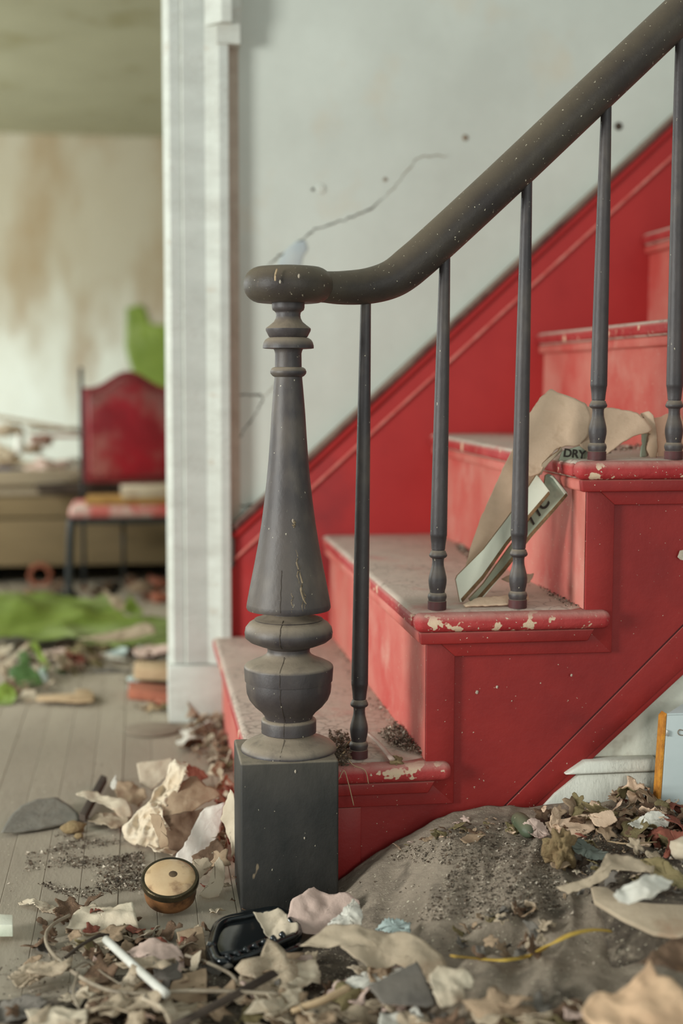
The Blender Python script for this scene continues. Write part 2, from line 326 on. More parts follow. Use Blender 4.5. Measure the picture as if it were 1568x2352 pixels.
# skirt board on the far wall
sk = slab('wall_skirt', xz([(.0055, .03), (.0061, .339), (.029, .362), (.0294, .438), (1.6, 1.882), (1.6, .03)], SK), (0, WY-SK+.001, 0), M['skirt'], st, .002)
def strip(name, x0, z0, x1, z1, w, y0, y1, m, parent, b=.001):
    a = Vector((x0, 0, z0)); c = Vector((x1, 0, z1)); t = (c-a).normalized(); n = Vector((-t.z, 0, t.x))*w
    P = [a, c, c+n, a+n]; return slab(name, [(p.x, y0, p.z) for p in P], (0, y1-y0, 0), m, parent, b)
strip('skirt_cap', .0294, .438, 1.6, 1.882, .012, SK-.012, WY, M['cap'], st, .003)
strip('skirt_moulding', .0294, .418, 1.6, 1.862, .014, SK-.006, SK+.002, M['skirt'], st, .002)
strip('skirt_bead', .029, .374, 1.6, 1.800, .0055, SK-.006, SK+.002, M['bead'], st, .0015)
NS = 6; n_ = .0186; e_ = .017; T = .026
for k in range(1, NS+1):
    x0 = (k-1)*RUN
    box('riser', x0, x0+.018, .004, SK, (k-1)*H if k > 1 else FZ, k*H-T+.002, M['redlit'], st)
    tr = box('tread', x0-n_, x0+RUN+.012, .016, SK-.001, k*H-T, k*H, M['tread'], st, .0115, 5)
    # paint on the nose of the tread differs from its dusty top
    me = tr.data
    nn = box('front_nosing', x0-n_-.0006, x0-n_+.010, .0165, SK-.0015, k*H-T+.003, k*H-.004, M['nosing'], st, .005, 3)
    rn = box('return_nosing', x0-n_, x0+RUN+.035, -e_, .0155, k*H-T, k*H+.0002, M['nosing'], st, .011, 5)
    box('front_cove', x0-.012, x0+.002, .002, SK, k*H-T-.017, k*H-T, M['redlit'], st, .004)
    cv = slab('side_cove', [(x0-.012, -.011, k*H-T), (x0+RUN+.012, -.011, k*H-T), (x0+RUN+.002, -.011, k*H-T-.017), (x0-.010, -.011, k*H-T-.017)], (0, .014, 0), M['red'], st, .002)
SL = H/RUN
def zb(x): return .1365 + (x-.3438)*.983      # upper edge of the bottom rail
def zl(x): return .1334 + (x-.3728)*.885
# recessed stringer panel
prof = [(0.02, FZ)]
for k in range(1, NS+1): prof += [((k-1)*RUN+.006, (k-1)*H if k > 1 else FZ), ((k-1)*RUN+.006, k*H-T)]
prof = prof[1:] + [(NS*RUN, NS*H-T), (NS*RUN, zl(NS*RUN)+.01), (.262, FZ)]
slab('stringer_board', xz(prof, .0055), (0, .02, 0), M['red'], st, 0)
# raised zigzag frame
for k in range(1, NS+1):
    x0 = (k-1)*RUN; zt = k*H-T
    lo = ((k-1)*H - .0625) if k > 1 else FZ
    slab('stile', xz([(x0, lo+.0), (x0+.041, lo), (x0+.041, k*H-.0625), (x0, zt)], -.0005), (0, .008, 0), M['red'], st, .0012)
    slab('frame_rail', xz([(x0, zt), (x0+.041, k*H-.0625), (x0+RUN+.041, k*H-.0625), (x0+RUN+.003, zt-.001)], -.0007), (0, .0082, 0), M['red'], st, .0012)
box('stile', .10, .1375, -.0005, .0075, FZ, H-.063, M['red'], st, .0012)
slab('bottom_rail', xz([(.235, FZ), (1.3, zb(1.3)), (1.3, zl(1.3)), (.268, FZ)], .0035), (0, .016, 0), M['red'], st, .0008)
slab('rail_shadow_line', xz([(.232, FZ), (1.3, zb(1.3)+.0035), (1.3, zb(1.3)+.0005), (.2345, FZ)], .0048), (0, .003, 0), M['gap_shade'], st, 0)  # dark strip paints in the shadow line above the bottom rail
slab('stringer_underside', xz([(.262, FZ), (1.3, zl(1.3)), (1.3, zl(1.3)-.012), (.28, FZ)], .0045), (0, .03, 0), M['red'], st, .001)

# under-stair wall, its mouldings
uw = mk(slab('wall_under_stairs', xz([(.25, 0), (.25, .04), (1.3, .98), (2.2, 1.7), (2.2, 0)], .018), (0, .03, 0), M['under']), 'cream plaster wall under the staircase')
bbx = mk(slab('baseboard_right', xz([(.30, FZ), (.42, FZ+.128), (.455, .185), (.5745, .185), (.5745, FZ)], -.001), (0, .02, 0), M['white2'], None, .001), 'crackled white baseboard under the stairs')
mk(slab('trim_2', xz([(.432, .187), (.462, .2065), (.572, .2065), (.572, .187)], -.008), (0, .027, 0), M['white2'], None, .004), 'white moulding on the baseboard')
mk(slab('trim_3', xz([(.28, FZ), (.392, .134), (.60, .134), (.60, FZ)], -.006), (0, .012, 0), M['white2'], None, .003), 'white shoe board along the litter')

# ------------------------------------------------------------------ newel post
AX = onY(663, 1700, -.003).x
def zz(py): return onY(663, py, -.003).z
KPX = (onY(763, 1400, -.003).x - onY(663, 1400, -.003).x)/100
nw = empty('newel_post', (AX, -.003, FZ), 'dark turned newel post on a square block at the foot of the red stairs', 'newel post')
blk = box('base_block', -.0378, .0955, -.07, .063, FZ, .2385, M['block'], nw, .003)
P = [(686,36),(690,36.5),(706,36.5),(712,35),(714.5,32),(715.5,30),(717,29.5),(718,28),(724,27),(731,28),(739,32),(746,40),(753,49),(755,50.5),(760,50),(768,46),(774,43),(775,41),(776,45),(780,51),(786,55),(794,57),(800,57),(801,52),(802,33),(806,31),(812,29.5),(843,30),(844,34),(847,38),(853,40.5),(858,40),(863,36),(865,33),
     (866,31),(900,34),(950,38),(1000,41),(1050,44.5),(1100,49),(1150,54.5),(1200,61),(1250,69),(1300,78.5),(1350,88.5),(1385,95),(1394,96),(1399,94),(1400,60),(1403,46),(1409,46),(1414,53),(1418,68),(1421,78),(1423,77),(1424,80),(1430,90),(1440,98),(1452,100.5),(1463,99),(1472,88),(1480,68),(1484,55),(1488,49),(1496,48),(1503,52),(1511,66),(1519,86),(1525,98),(1528,101),(1532,102),(1562,100),(1563,97),(1575,97.5),(1590,96),(1605,90),(1620,78),(1632,64),(1642,56),(1650,54),(1651,58),(1654,62),(1658,63),(1688,63),(1690,60),(1692,54),(1697,58),(1704,72),(1712,90),(1720,103),(1728,109),(1733,110),(1736,110)]
z_last = zz(1736); sh = .2385 - z_last
prof = [(r*KPX, zz(y) + (sh*max(0, (y-1640)/96))) for y, r in P][::-1]
lathe('turned_shaft', prof, (AX, -.003, 0), M['wood'], nw, 72)
cz0, cz1 = zz(696), zz(613)
hh = (cz1-cz0)/2; R0 = 100*KPX
cp = []
for k in range(15):
    a = -math.pi/2 + math.pi*k/14; cp.append((R0 - hh*.95 + hh*.95*math.cos(a) if abs(a) < 1.57 else R0-hh*.95, (cz0+cz1)/2 + hh*math.sin(a)))
cp = [(.02, cz0)] + cp + [(R0*.4, cz1+.0012), (.004, cz1+.0014)]
lathe('cap_disc', cp, (AX, -.003, 0), M['rail'], nw, 64)
sweep('paint_gouge', [onY(636,618,-.062), onY(632,632,-.0655), onY(632,645,-.0655)], .0012, M['ochre'], nw, 6, 4)
for (px, py, r) in ((643,647,.0022), (686,634,.0026), (672,1196,.0022), (678,1772,.0022), (699,1925,.0016)):
    yy = -.064 if py < 700 else (-.0708 if py > 1700 else -.043)
    c = onY(px, py, yy); vs = [c+Vector((math.cos(k)*r*.6, 0, math.sin(k)*r*1.2)) for k in range(6)] + [c + Vector((0, -.0006, 0))]
    mesh('paint_fleck', vs, [(k, (k+1) % 6, 6) for k in range(6)], M['crumb_l'], nw)

# drying crack and bare scuffs that follow the turned surface
def onshaft(z, ang, off=.0003):
    r = None
    for (r0, z0), (r1, z1) in zip(prof[:-1], prof[1:]):
        if min(z0, z1) <= z <= max(z0, z1) and z1 != z0: r = r0 + (r1-r0)*(z-z0)/(z1-z0); break
    r = (r or .02) + off; return Vector((AX + r*math.sin(ang), -.003 - r*math.cos(ang), z))
for y0, y1, a0, w in ((1300,1393,-.30,.0003),(1416,1476,-.30,.0005),(1500,1600,-.30,.0003),(1604,1735,-.28,.0003)):
    K = 16; pts_ = [onshaft(zz(y0+(y1-y0)*k/K), a0 + .006*math.sin(k*1.3)) for k in range(K+1)]
    sweep('drying_crack', pts_, w, M['stick'], nw, 5, 1)
for y0, y1, a0, w in ((1255,1330,.16,.0010),(1290,1390,.24,.0013),(1340,1385,.30,.0009),(1188,1206,.1,.0022),(1340,1392,-.02,.0006)):
    K = 8; pts_ = [onshaft(zz(y0+(y1-y0)*k/K), a0 + .03*math.sin(k*2.1+y0), -.0002) for k in range(K+1)]
    sweep('bare_wood_scuff', pts_, lambda t, w=w: w*(.3+math.sin(t*3.1)**2), M['scuff'], nw, 6, 2)
for px, py, r in ((1566,1275,.0075),(1095,1590,.0028),(1141,1578,.0022),(1312,1551,.0020),(1175,1215+395,.0010),(1240,1880-60,.0010)):
    c = onY(px, py, -.0012 if px > 1300 else .0048); vs = [c+Vector((math.cos(k*.7)*r*(.7+.3*(k % 2)), 0, math.sin(k*.7)*r)) for k in range(9)] + [c + Vector((0, -.0006, 0))]
    mesh('paint_chip', vs, [(k, (k+1) % 9, 9) for k in range(9)], M['crumb_l'], st)

# ------------------------------------------------------------------ handrail
BY = .034
pts = [(715,655,0.0),(745,659,.006),(790,661,.018),(850,656,.03),(905,638,BY),(955,600,BY),(1000,560,BY),(1060,505,BY),(1130,440,BY),(1200,374,BY),(1300,279,BY),(1400,184,BY),(1500,89,BY),(1600,-6,BY),(1800,-196,BY)]
path = [onY(x, y, Y) for x, y, Y in pts]
hr = sweep('handrail', path, lambda t: .0215 + .0065*min(1, max(0, (t-.08)*4)), M['rail'], None, 28, 8)
tag(hr, 'thick round dark handrail sweeping up from the newel cap', 'handrail')

# ------------------------------------------------------------------ balusters
BP = [(1298,22),(1294,22),(1262,22),(1261,20),(1215+0,22)]
def balprof(topz_rel):
    q = 1/1.66/1000*.985        # px -> m
    pr = [(0,22.5),(20,22.5),(21,20.5),(24,21.5),(30,23),(36,22),(40,19.5),(41,18),(46,18.5),(52,20),(62,21.5),(70,22),(80,21),(92,18),(104,14.8),(114,13.8),(120,14),(124,15),(126,19),(129,21.5),(133,21.5),(138,19),(142,17.5),(143,15.5),(145,15.5),(146,16.5),(149,16.5),(160,17.5),(177,19.6),(178,20.2),(184,20.3)]
    out = [(r*q, z*q) for z, r in pr]; z0 = 184*q
    for k in range(1, 9):
        t = k/8; out.append(((20.2*(1-t)+12*t + 1.0*math.sin(t*3.14))*q, z0 + (topz_rel-z0)*t))
    return out
bl = [(823,1748,1,'standing on the lowest tread, nearest the newel post',840,700),
      (1003,1408,2,'at the left end of the second tread',1022,590),
      (1188,1402,2,'on the second tread in front of the leaning cardboard',1210,425),
      (1370,1060,3,'on the third tread in front of the torn brown flap',1392,255),
      (1546,1058,3,'at the right edge of the photo on the third tread',1562,100)]
for px, py, k, lab, tx, ty in bl:
    b0 = onY(px, py, BY); b0.z = k*H
    tp = onY(tx, ty, BY); ht = tp.z - b0.z + .022
    o = lathe('baluster', [(r, z+b0.z) for r, z in balprof(ht)], (b0.x, BY, 0), M['wood'], None, 28)
    # slight lean, as the old staircase has
    dx = (tp.x - b0.x)
    for v in o.data.vertices: v.co.x += dx*(v.co.z/ht)
    o.data.materials.append(M['redbase'])
    for p in o.data.polygons:
        if p.center.z < .0125: p.material_index = 1
    o.data.update()
    tag(o, 'slim dark turned baluster ' + lab, 'baluster', 'balusters of the red staircase')
# ------------------------------------------------------------------ litter: supports
def sst(a, b_, x): t = min(1, max(0, (x-a)/(b_-a))); return t*t*(3-2*t)
CRV = onZ(1165, 2155, .09)
def hz(x, y):
    """top of the padded cloth and heap right of the newel post"""
    if x < .075: return FZ
    A = math.sin(min(1, (x-.075)/.255)*math.pi/2); B = 1 - .52*sst(.04, .42, -y) - .2*sst(.45, .8, -y)
    A *= 1 - sst(.575, .655, x + .03*nz((x, y, 0), 6, 9)); B *= 1 - sst(.62, .76, -y + .05*nz((x, y, 0), 5, 8))
    return FZ + .118*A*B
def hzw(x, y):
    h = hz(x, y); a = sst(.075, .16, x)
    v = Vector((x - .45*y, y + .45*x, 0))
    wr = fold((v.x*2.6, v.y*.6, 0), 9, 1)*.5 + fold((v.x*1.8, v.y*.45, 1), 7, 2)*.5
    h += a*(.0165*wr - .006)*(.25 + .75*sst(.03, .12, -y)) + .0016*nz((x, y, 0), 60, 3)
    d = math.hypot((x-CRV.x)/.055, (y-CRV.y)/.034); h -= .042*(1-sst(.45, 1.15, d))*a
    return max(h, FZ-.004)
def grid(name, x0, x1, y0, y1, nx, ny, f, m, parent=None, skirtz=None):
    vs = [(x0+(x1-x0)*i/nx, y0+(y1-y0)*j/ny, f(x0+(x1-x0)*i/nx, y0+(y1-y0)*j/ny)) for j in range(ny+1) for i in range(nx+1)]
    fs = [(j*(nx+1)+i, j*(nx+1)+i+1, (j+1)*(nx+1)+i+1, (j+1)*(nx+1)+i) for j in range(ny) for i in range(nx)]
    if skirtz is not None:
        rim = [i for i in range(nx+1)] + [(j)*(nx+1)+nx for j in range(1, ny+1)] + [ny*(nx+1)+i for i in range(nx-1, -1, -1)] + [j*(nx+1) for j in range(ny-1, 0, -1)]
        n0 = len(vs); vs += [(vs[r][0], vs[r][1], skirtz) for r in rim]; n = len(rim)
        fs += [(rim[(i+1) % n], rim[i], n0+i, n0+(i+1) % n) for i in range(n)]
    return mesh(name, vs, fs, m, parent, smooth=True)
pl = grid('floor_cushion', .06, .66, -.78, -.014, 170, 210, hzw, M['pillow'], None, FZ)
tag(pl, 'large wrinkled dusty grey-brown cushion heaped against the red stringer', 'cushion')

# thin dirt drifted over the boards in front (nobody could count it)
def dirtz(x, y): return FZ + .0035 + .006*nz((x, y, 0), 9, 5) + .003*nz((x, y, 0), 40, 6)
def dirt2(x, y):
    e = sst(-.25, -.36, y + .10*nz((x, y, 0), 5, 4) - .12*sst(-.3, .0, x) )
    e *= 1 - sst(.44, .62, -y + .12*nz((x, y, 0), 6, 11)); e *= sst(-.60, -.50, x + .10*nz((x, y, 0), 7, 12)); 
    return FZ - .006 + e*(.012 + .006*nz((x, y, 0), 9, 5)) + .002*nz((x, y, 0), 60, 6)*(e > 0)
tag(grid('dirt_layer', -.62, .09, -.85, .02, 110, 130, dirt2, M['dirt']), 'thin layer of brown dirt under the foreground litter', 'dirt', kind='stuff')
def heapz(x, y):
    return FZ + (.107*sst(.30, .42, x) + .012*nz((x, y, 0), 12, 2) + .006*nz((x, y, 0), 40, 3))*(1-.3*sst(.25, .7, -y))*(1-sst(.74, .84, x+.04*nz((x, y, 0), 9, 3)))
tag(grid('dirt_heap', .36, .85, -.42, .0, 90, 80, heapz, M['dirt'], None, FZ), 'heap of brown dirt under the leaves along the white baseboard', 'dirt', kind='stuff')
def top(x, y):
    """height of what carries loose litter at x, y"""
    if x > .08: return max(hzw(x, y), heapz(x, y) if (x > .36 and y > -.42) else 0)
    return max(FZ, dirt2(x, y) if (-.62 < x and -.85 < y < .02) else 0)
def drop(px, py, it=7):
    z = .05; q = None
    for _ in range(it): q = onZ(px, py, z); z = .5*z + .5*top(q.x, q.y)
    return onZ(px, py, top(q.x, q.y))

# ------------------------------------------------------------------ litter: sheets
def resample(P, n):
    L = [0]; P = P + [P[0]]
    for a, b_ in zip(P[:-1], P[1:]): L.append(L[-1] + math.hypot(b_[0]-a[0], b_[1]-a[1]))
    out = []; j = 0
    for k in range(n):
        s = L[-1]*k/n
        while L[j+1] < s: j += 1
        t = (s-L[j])/max(1e-9, L[j+1]-L[j]); out.append((P[j][0]+(P[j+1][0]-P[j][0])*t, P[j][1]+(P[j+1][1]-P[j][1])*t))
    return out
SEED = [11]
def sheetgeo(out2, f, m, name, th=.0006, rings=7, parent=None, smooth=True):
    """out2 = outline in (u,v), f(u,v)->3-D point incl. relief"""
    n = len(out2); cx = sum(p[0] for p in out2)/n; cy = sum(p[1] for p in out2)/n
    vs = [f(cx, cy, 0)]; fs = []
    for r in range(1, rings+1):
        t = (r/rings)**.85
        for u, v in out2: vs.append(f(cx+(u-cx)*t, cy+(v-cy)*t, t))
    for k in range(n): fs.append((0, 1+k, 1+(k+1) % n))
    for r in range(rings-1):
        for k in range(n):
            a = 1+r*n+k; b_ = 1+r*n+(k+1) % n; fs.append((a, a+n, b_+n, b_))
    o = mesh(name, vs, fs, M[m] if isinstance(m, str) else m, parent, smooth=smooth)
    s = o.modifiers.new('thickness', 'SOLIDIFY'); s.thickness = th; s.offset = 0
    return o
def sheet(name, label, cat, px, m, lift=.006, n=(0,0,1), crump=.006, cs=22, crease=2, curl=0.0, rag=1.5, th=.0006, at=None, group=None, N=56, rings=8, smooth=True, parent=None, zt=None):
    SEED[0] += 1; r = random.Random(SEED[0]); sd = SEED[0]
    cx = sum(p[0] for p in px)/len(px); cy = sum(p[1] for p in px)/len(px)
    if at is None:
        c = drop(cx, cy); c = onZ(cx, cy, c.z + lift)
    elif at[0] == 'Y': c = onY(cx, cy, at[1])
    elif at[0] == 'Z': c = onZ(cx, cy, at[1])
    nn = Vector(n).normalized(); uu = nn.cross(Vector((.13, .99, .05))).normalized(); vv = nn.cross(uu)
    o2 = resample(px, N); o2 = [(x + r.uniform(-1, 1)*rag, y + r.uniform(-1, 1)*rag) for x, y in o2]
    q = [onP(x, y, c, nn) - c for x, y in o2]; o3 = [(v.dot(uu), v.dot(vv)) for v in q]
    size = max(math.hypot(*p) for p in o3)
    cr = []
    for _ in range(crease):
        a = r.uniform(0, 6.28); cr.append((math.cos(a), math.sin(a), r.uniform(-.3, .3)*size, r.choice((-1, 1))*r.uniform(.10, .30)))
    ca = r.uniform(0, 6.28)
    def f(u, v, t):
        d = crump*(nz((u, v, sd), cs, 1) + .45*nz((u, v, sd), cs*2.6, 2) - .9*abs(nz((u, v, sd), cs*1.3, 3)) - .5*abs(nz((u, v, sd), cs*3.1, 4)))
        for a, b_, o_, s_ in cr: d += s_*abs(u*a + v*b_ - o_)*min(1, crump/.004)*.6
        if curl:
            w = max(0, (u*math.cos(ca)+v*math.sin(ca))/size); d += curl*size*w*w
        p = c + uu*u + vv*v + nn*d
        if at is None or zt is not None:
            lo = (top(p.x, p.y) if zt is None else zt) + .0012
            if p.z < lo: p.z = lo
        return p
    o = sheetgeo(o3, f, m, name, th, rings, parent, smooth)
    return tag(o, label, cat, group) if parent is None else o
def Sx(nm, lab, pts, m, **k): return sheet(nm, lab, k.pop('cat', nm.split('_')[-1]), pts, m, **k)
C_ = (-.25, -.55, .8)
# pile against the left side of the newel block
Sx('brown_cloth', 'dark brown cloth in the hollow of the pile left of the newel block', [(375,1880),(450,1862),(490,1855),(515,1880),(520,1960),(470,2000),(410,1985),(385,1940)], 'brown', cat='cloth', lift=.02, n=(-.2,-.8,.5), crump=.012)
Sx('paper_sheet', 'cream upright sheet at the back of the pile left of the newel', [(314,1752),(350,1747),(395,1740),(405,1760),(362,1800),(350,1815),(322,1800)], 'cream', lift=.05, n=(-.1,-.8,.5), crump=.004)
rag = Sx('cotton_rag', 'crumpled cream cotton rag with deep folds left of the newel block', [(345,1835),(352,1810),(378,1775),(396,1740),(410,1750),(426,1745),(432,1775),(412,1812),(392,1838),(378,1862),(384,1890),(400,1925),(405,1955),(398,1990),(390,2016),(362,2012),(345,1985),(322,1955),(285,1925),(276,1902),(300,1880),(318,1862),(330,1850)], 'cloth', cat='rag', lift=.045, n=(-.35,-.7,.6), crump=.016, cs=20, crease=4, N=150, rings=46, th=.0016, rag=.6)
for v in rag.data.vertices:
    c = v.co + rag.location; v.co += Vector((-.3,-.7,.6))*(.0105*fold(((c.x-c.z*.9)*1.7, c.y*.6, (c.z+c.x)*.5), 26, 8) + .005*fold(((c.x-c.z)*1.5, c.y, (c.z+c.x)*.6), 52, 9))
Sx('bent_card', 'tan folded card lying on top of the cream rag', [(344,1866),(372,1846),(400,1815),(428,1790),(450,1785),(470,1800),(505,1812),(509,1820),(470,1842),(440,1862),(396,1877),(372,1872)], 'tan', cat='card', lift=.07, n=(-.1,-.55,.8), crump=.005, crease=2)
Sx('card_strip', 'narrow tan strip folded down below the tan card', [(343,1868),(370,1872),(385,1910),(394,1945),(372,1950),(362,1920),(348,1890)], 'tan', cat='card', lift=.06, n=(-.5,-.7,.4), crump=.004)
Sx('rust_sheet', 'rust-red folded sheet standing behind the tan card', [(421,1748),(445,1757),(470,1768),(480,1785),(455,1795),(440,1792),(428,1775)], 'rust', lift=.06, n=(.2,-.8,.5), crump=.006, cat='paper')
Sx('paper_sheet', 'white torn sheet with pink stain leaning on the pile by the newel', [(398,1985),(402,1960),(430,1925),(452,1880),(468,1850),(500,1845),(518,1838),(510,1875),(505,1905),(485,1945),(450,1960),(432,1985),(410,1993)], 'pale_pink_stained', lift=.045, n=(-.15,-.65,.7), crump=.005, crease=1)
Sx('curled_paper', 'tall cream curled paper leaning on the left face of the newel block', [(524,1812),(533,1822),(541,1880),(545,1962),(532,1972),(520,1925),(508,1880)], 'cream', lift=.07, n=(-.8,-.6,.2), crump=.004, cat='paper', curl=.3)
Sx('curled_paper', 'cream rolled paper at the foot of the newel block left face', [(458,2058),(478,2030),(496,1985),(508,1970),(517,1990),(512,2030),(500,2060),(474,2066)], 'cream', lift=.025, n=(-.3,-.7,.5), crump=.006, cat='paper', curl=.5)
Sx('brown_paper', 'brown torn paper under the white stained sheet', [(440,1965),(470,1950),(500,1925),(520,1960),(500,1985),(470,2012),(445,2020)], 'brown', lift=.03, n=(-.2,-.6,.6), crump=.008, cat='paper')
Sx('torn_paper', 'beige three-cornered scrap below the white stained sheet', [(442,1975),(475,1968),(488,1985),(460,2018),(446,2020)], 'beige', lift=.04, n=(-.1,-.8,.4), crump=.004, cat='paper')
Sx('paper_sheet', 'jagged cream sheet at the left tip of the pile', [(172,1822),(195,1812),(220,1808),(245,1826),(268,1832),(292,1840),(304,1862),(300,1880),(275,1872),(246,1852),(205,1836)], 'cream', lift=.03, n=(-.1,-.45,.85), crump=.007)
Sx('paper_sheet', 'beige sheet under the jagged cream one', [(196,1880),(222,1864),(258,1862),(300,1868),(294,1892),(270,1902),(236,1893)], 'beige', lift=.01, crump=.006)
Sx('brown_leaf', 'dull brown leaf between the rag and the jagged cream sheet', [(258,1800),(272,1790),(300,1788),(332,1806),(338,1830),(318,1856),(296,1842),(270,1832)], 'tan', lift=.03, n=(-.1,-.5,.8), crump=.008, cat='leaf')
Sx('paper_scrap', 'tiny pale scrap sticking up above the brown leaf', [(254,1802),(264,1778),(270,1798),(266,1812),(256,1815)], 'white_p', lift=.045, n=(-.1,-.8,.4), crump=.002, cat='paper', N=24, rings=3)
st1 = slab('wooden_batten', [onZ(*q, .036) for q in ((182,1884),(196,1889),(246,1798),(232,1792))], (0, 0, .011), M['stick'], None, .001); tag(st1, 'short dark batten lying under the jagged cream sheet', 'batten')
for k in range(2):
    pass
sh = sheet('shingle', 'grey half-round shingle on the bare floor at the left', 'shingle', [(2,1911),(22,1878),(48,1852),(90,1836),(132,1834),(160,1850),(180,1868),(184,1885),(150,1892),(100,1903),(50,1909)], 'shingle', lift=.010, n=(.08,-.10,1), crump=.002, crease=0, rag=.4, th=.003)
def lump(name, lab, cat, px, py, r, m, sq=(1,1,1), lift=0.0, amp=.35, sd=0, parent=None, sub=3, base=None):
    c = drop(px, py) if base is None else base; c = Vector(c); bm = bmesh.new(); bmesh.ops.create_icosphere(bm, subdivisions=sub, radius=1)
    vs = []
    for v in bm.verts:
        d = 1 + amp*nz(v.co, 1.7, sd) + amp*.4*nz(v.co, 5, sd+1); vs.append(c + Vector((v.co.x*r*sq[0]*d, v.co.y*r*sq[1]*d, v.co.z*r*sq[2]*d + r*sq[2]*.8 + lift)))
    fs = [tuple(v.index for v in f.verts) for f in bm.faces]; bm.free()
    o = mesh(name, vs, fs, M[m] if isinstance(m, str) else m, parent, smooth=True)
    return tag(o, lab, cat) if parent is None else o
lump('foam_chunk', 'yellow crumbling foam chunk beside the grey shingle', 'foam', 168, 1912, .017, 'foam', (1.15,.8,.6), sd=3)
lump('foam_crumb', 'small orange foam crumb in front of the yellow chunk', 'foam', 181, 1926, .0062, 'foam', (1.1,1,.8), sd=5)
c = onZ(350, 1676, FZ+.002)
dk = lathe('round_disc', [(.002, FZ+.0005), (.056, FZ+.0005), (.0575, FZ+.002), (.0575, FZ+.0035), (.055, FZ+.0045), (.002, FZ+.0040)], (c.x, c.y, 0), M['disc'], None, 48)
tag(dk, 'thin dull round disc lying flat on the floor below the casing', 'disc')

# tin with glass lid
c0 = drop(392, 2095); c0.z = top(c0.x, c0.y)
RT = Matrix.Rotation(math.radians(25), 3, Vector((1, .12, 0))) @ Matrix.Rotation(math.radians(-4), 3, Vector((0, 1, 0)))
tc = empty('glass_lidded_tin', (c0.x, c0.y+.02, c0.z+.014), 'round rusty tin with a domed glass lid in front of the pile', 'tin')
L0 = (c0.x, c0.y+.012, c0.z+.024)
lathe('tin_body', [(.002,-.009),(.031,-.009),(.0345,-.006),(.0355,.0),(.0355,.017),(.002,.017)], L0, M['rusttin'], tc, 48, RT)
lathe('lid_rim', [(.030,.0165),(.037,.0165),(.0392,.019),(.0395,.0255),(.0380,.0275),(.0352,.0278),(.034,.0272),(.034,.0166)], L0, M['tinrim'], tc, 56, RT)
lathe('glass_dome', [(.002,.018),(.0343,.018),(.0348,.027),(.032,.0295),(.025,.0315),(.015,.0326),(.002,.033)], L0, M['glass'], tc, 48, RT)
o = lathe('corroded_spot', [(.0005,.0324),(.0070,.0324),(.0050,.0335),(.0005,.0338)], (L0[0]+.004, L0[1], L0[2]+.0), M['spot'], tc, 12, RT)

# glossy black plastic tray
bt = empty('black_plastic_tray', drop(565, 2185), 'glossy black ribbed plastic tray lying in the foreground litter', 'tray')
zb_ = drop(565, 2185).z + .004
Q = [onZ(*q, zb_) for q in ((478,2186),(508,2112),(650,2098),(690,2150))]; Qf = [onZ(*q, zb_) for q in ((470,2180),(492,2228),(560,2236),(690,2180),(676,2150))]
slab('tray_floor', [onZ(*q, zb_+.004) for q in ((486,2186),(508,2128),(560,2110),(636,2100),(676,2142),(556,2206),(504,2212))], (0,0,.013), M['black'], bt, .004, seg=3)
rim = [onZ(*q, zb_+.018) for q in ((486,2178),(506,2124),(560,2108),(640,2096),(680,2140),(640,2165),(560,2200),(505,2208),(486,2178))]
sweep('tray_rim', rim, .0048, M['black'], bt, 10, 6)
wl = [onZ(*q, zb_+.008) for q in ((482,2186),(502,2130),(560,2112),(640,2100),(684,2145),(640,2174),(560,2212),(503,2218),(482,2186))]
sweep('tray_wall', wl, .0065, M['black'], bt, 8, 6, 1.6)
for k in range(7):
    t = k/6; a = onZ(520+125*t, 2196-52*t, zb_+.025); b_ = onZ(532+122*t, 2212-52*t, zb_+.017)
    sweep('tray_rib', [a, (a+b_)/2 + Vector((0,-.001,.002)), b_], .0040, M['black'], bt, 8, 3)
sweep('tray_front_bar', [onZ(*q, zb_+.006) for q in ((548,2232),(610,2208),(688,2176))], .0062, M['black'], bt, 8, 5)
Sx('curled_paper', 'cream funnel-shaped paper curl leaning on the black tray', [(583,2100),(605,2098),(640,2086),(658,2100),(668,2125),(684,2118),(686,2135),(668,2152),(630,2166),(612,2150),(598,2125)], 'cream', lift=.035, n=(-.1,-.75,.5), crump=.006, cat='paper', curl=.5, crease=3)

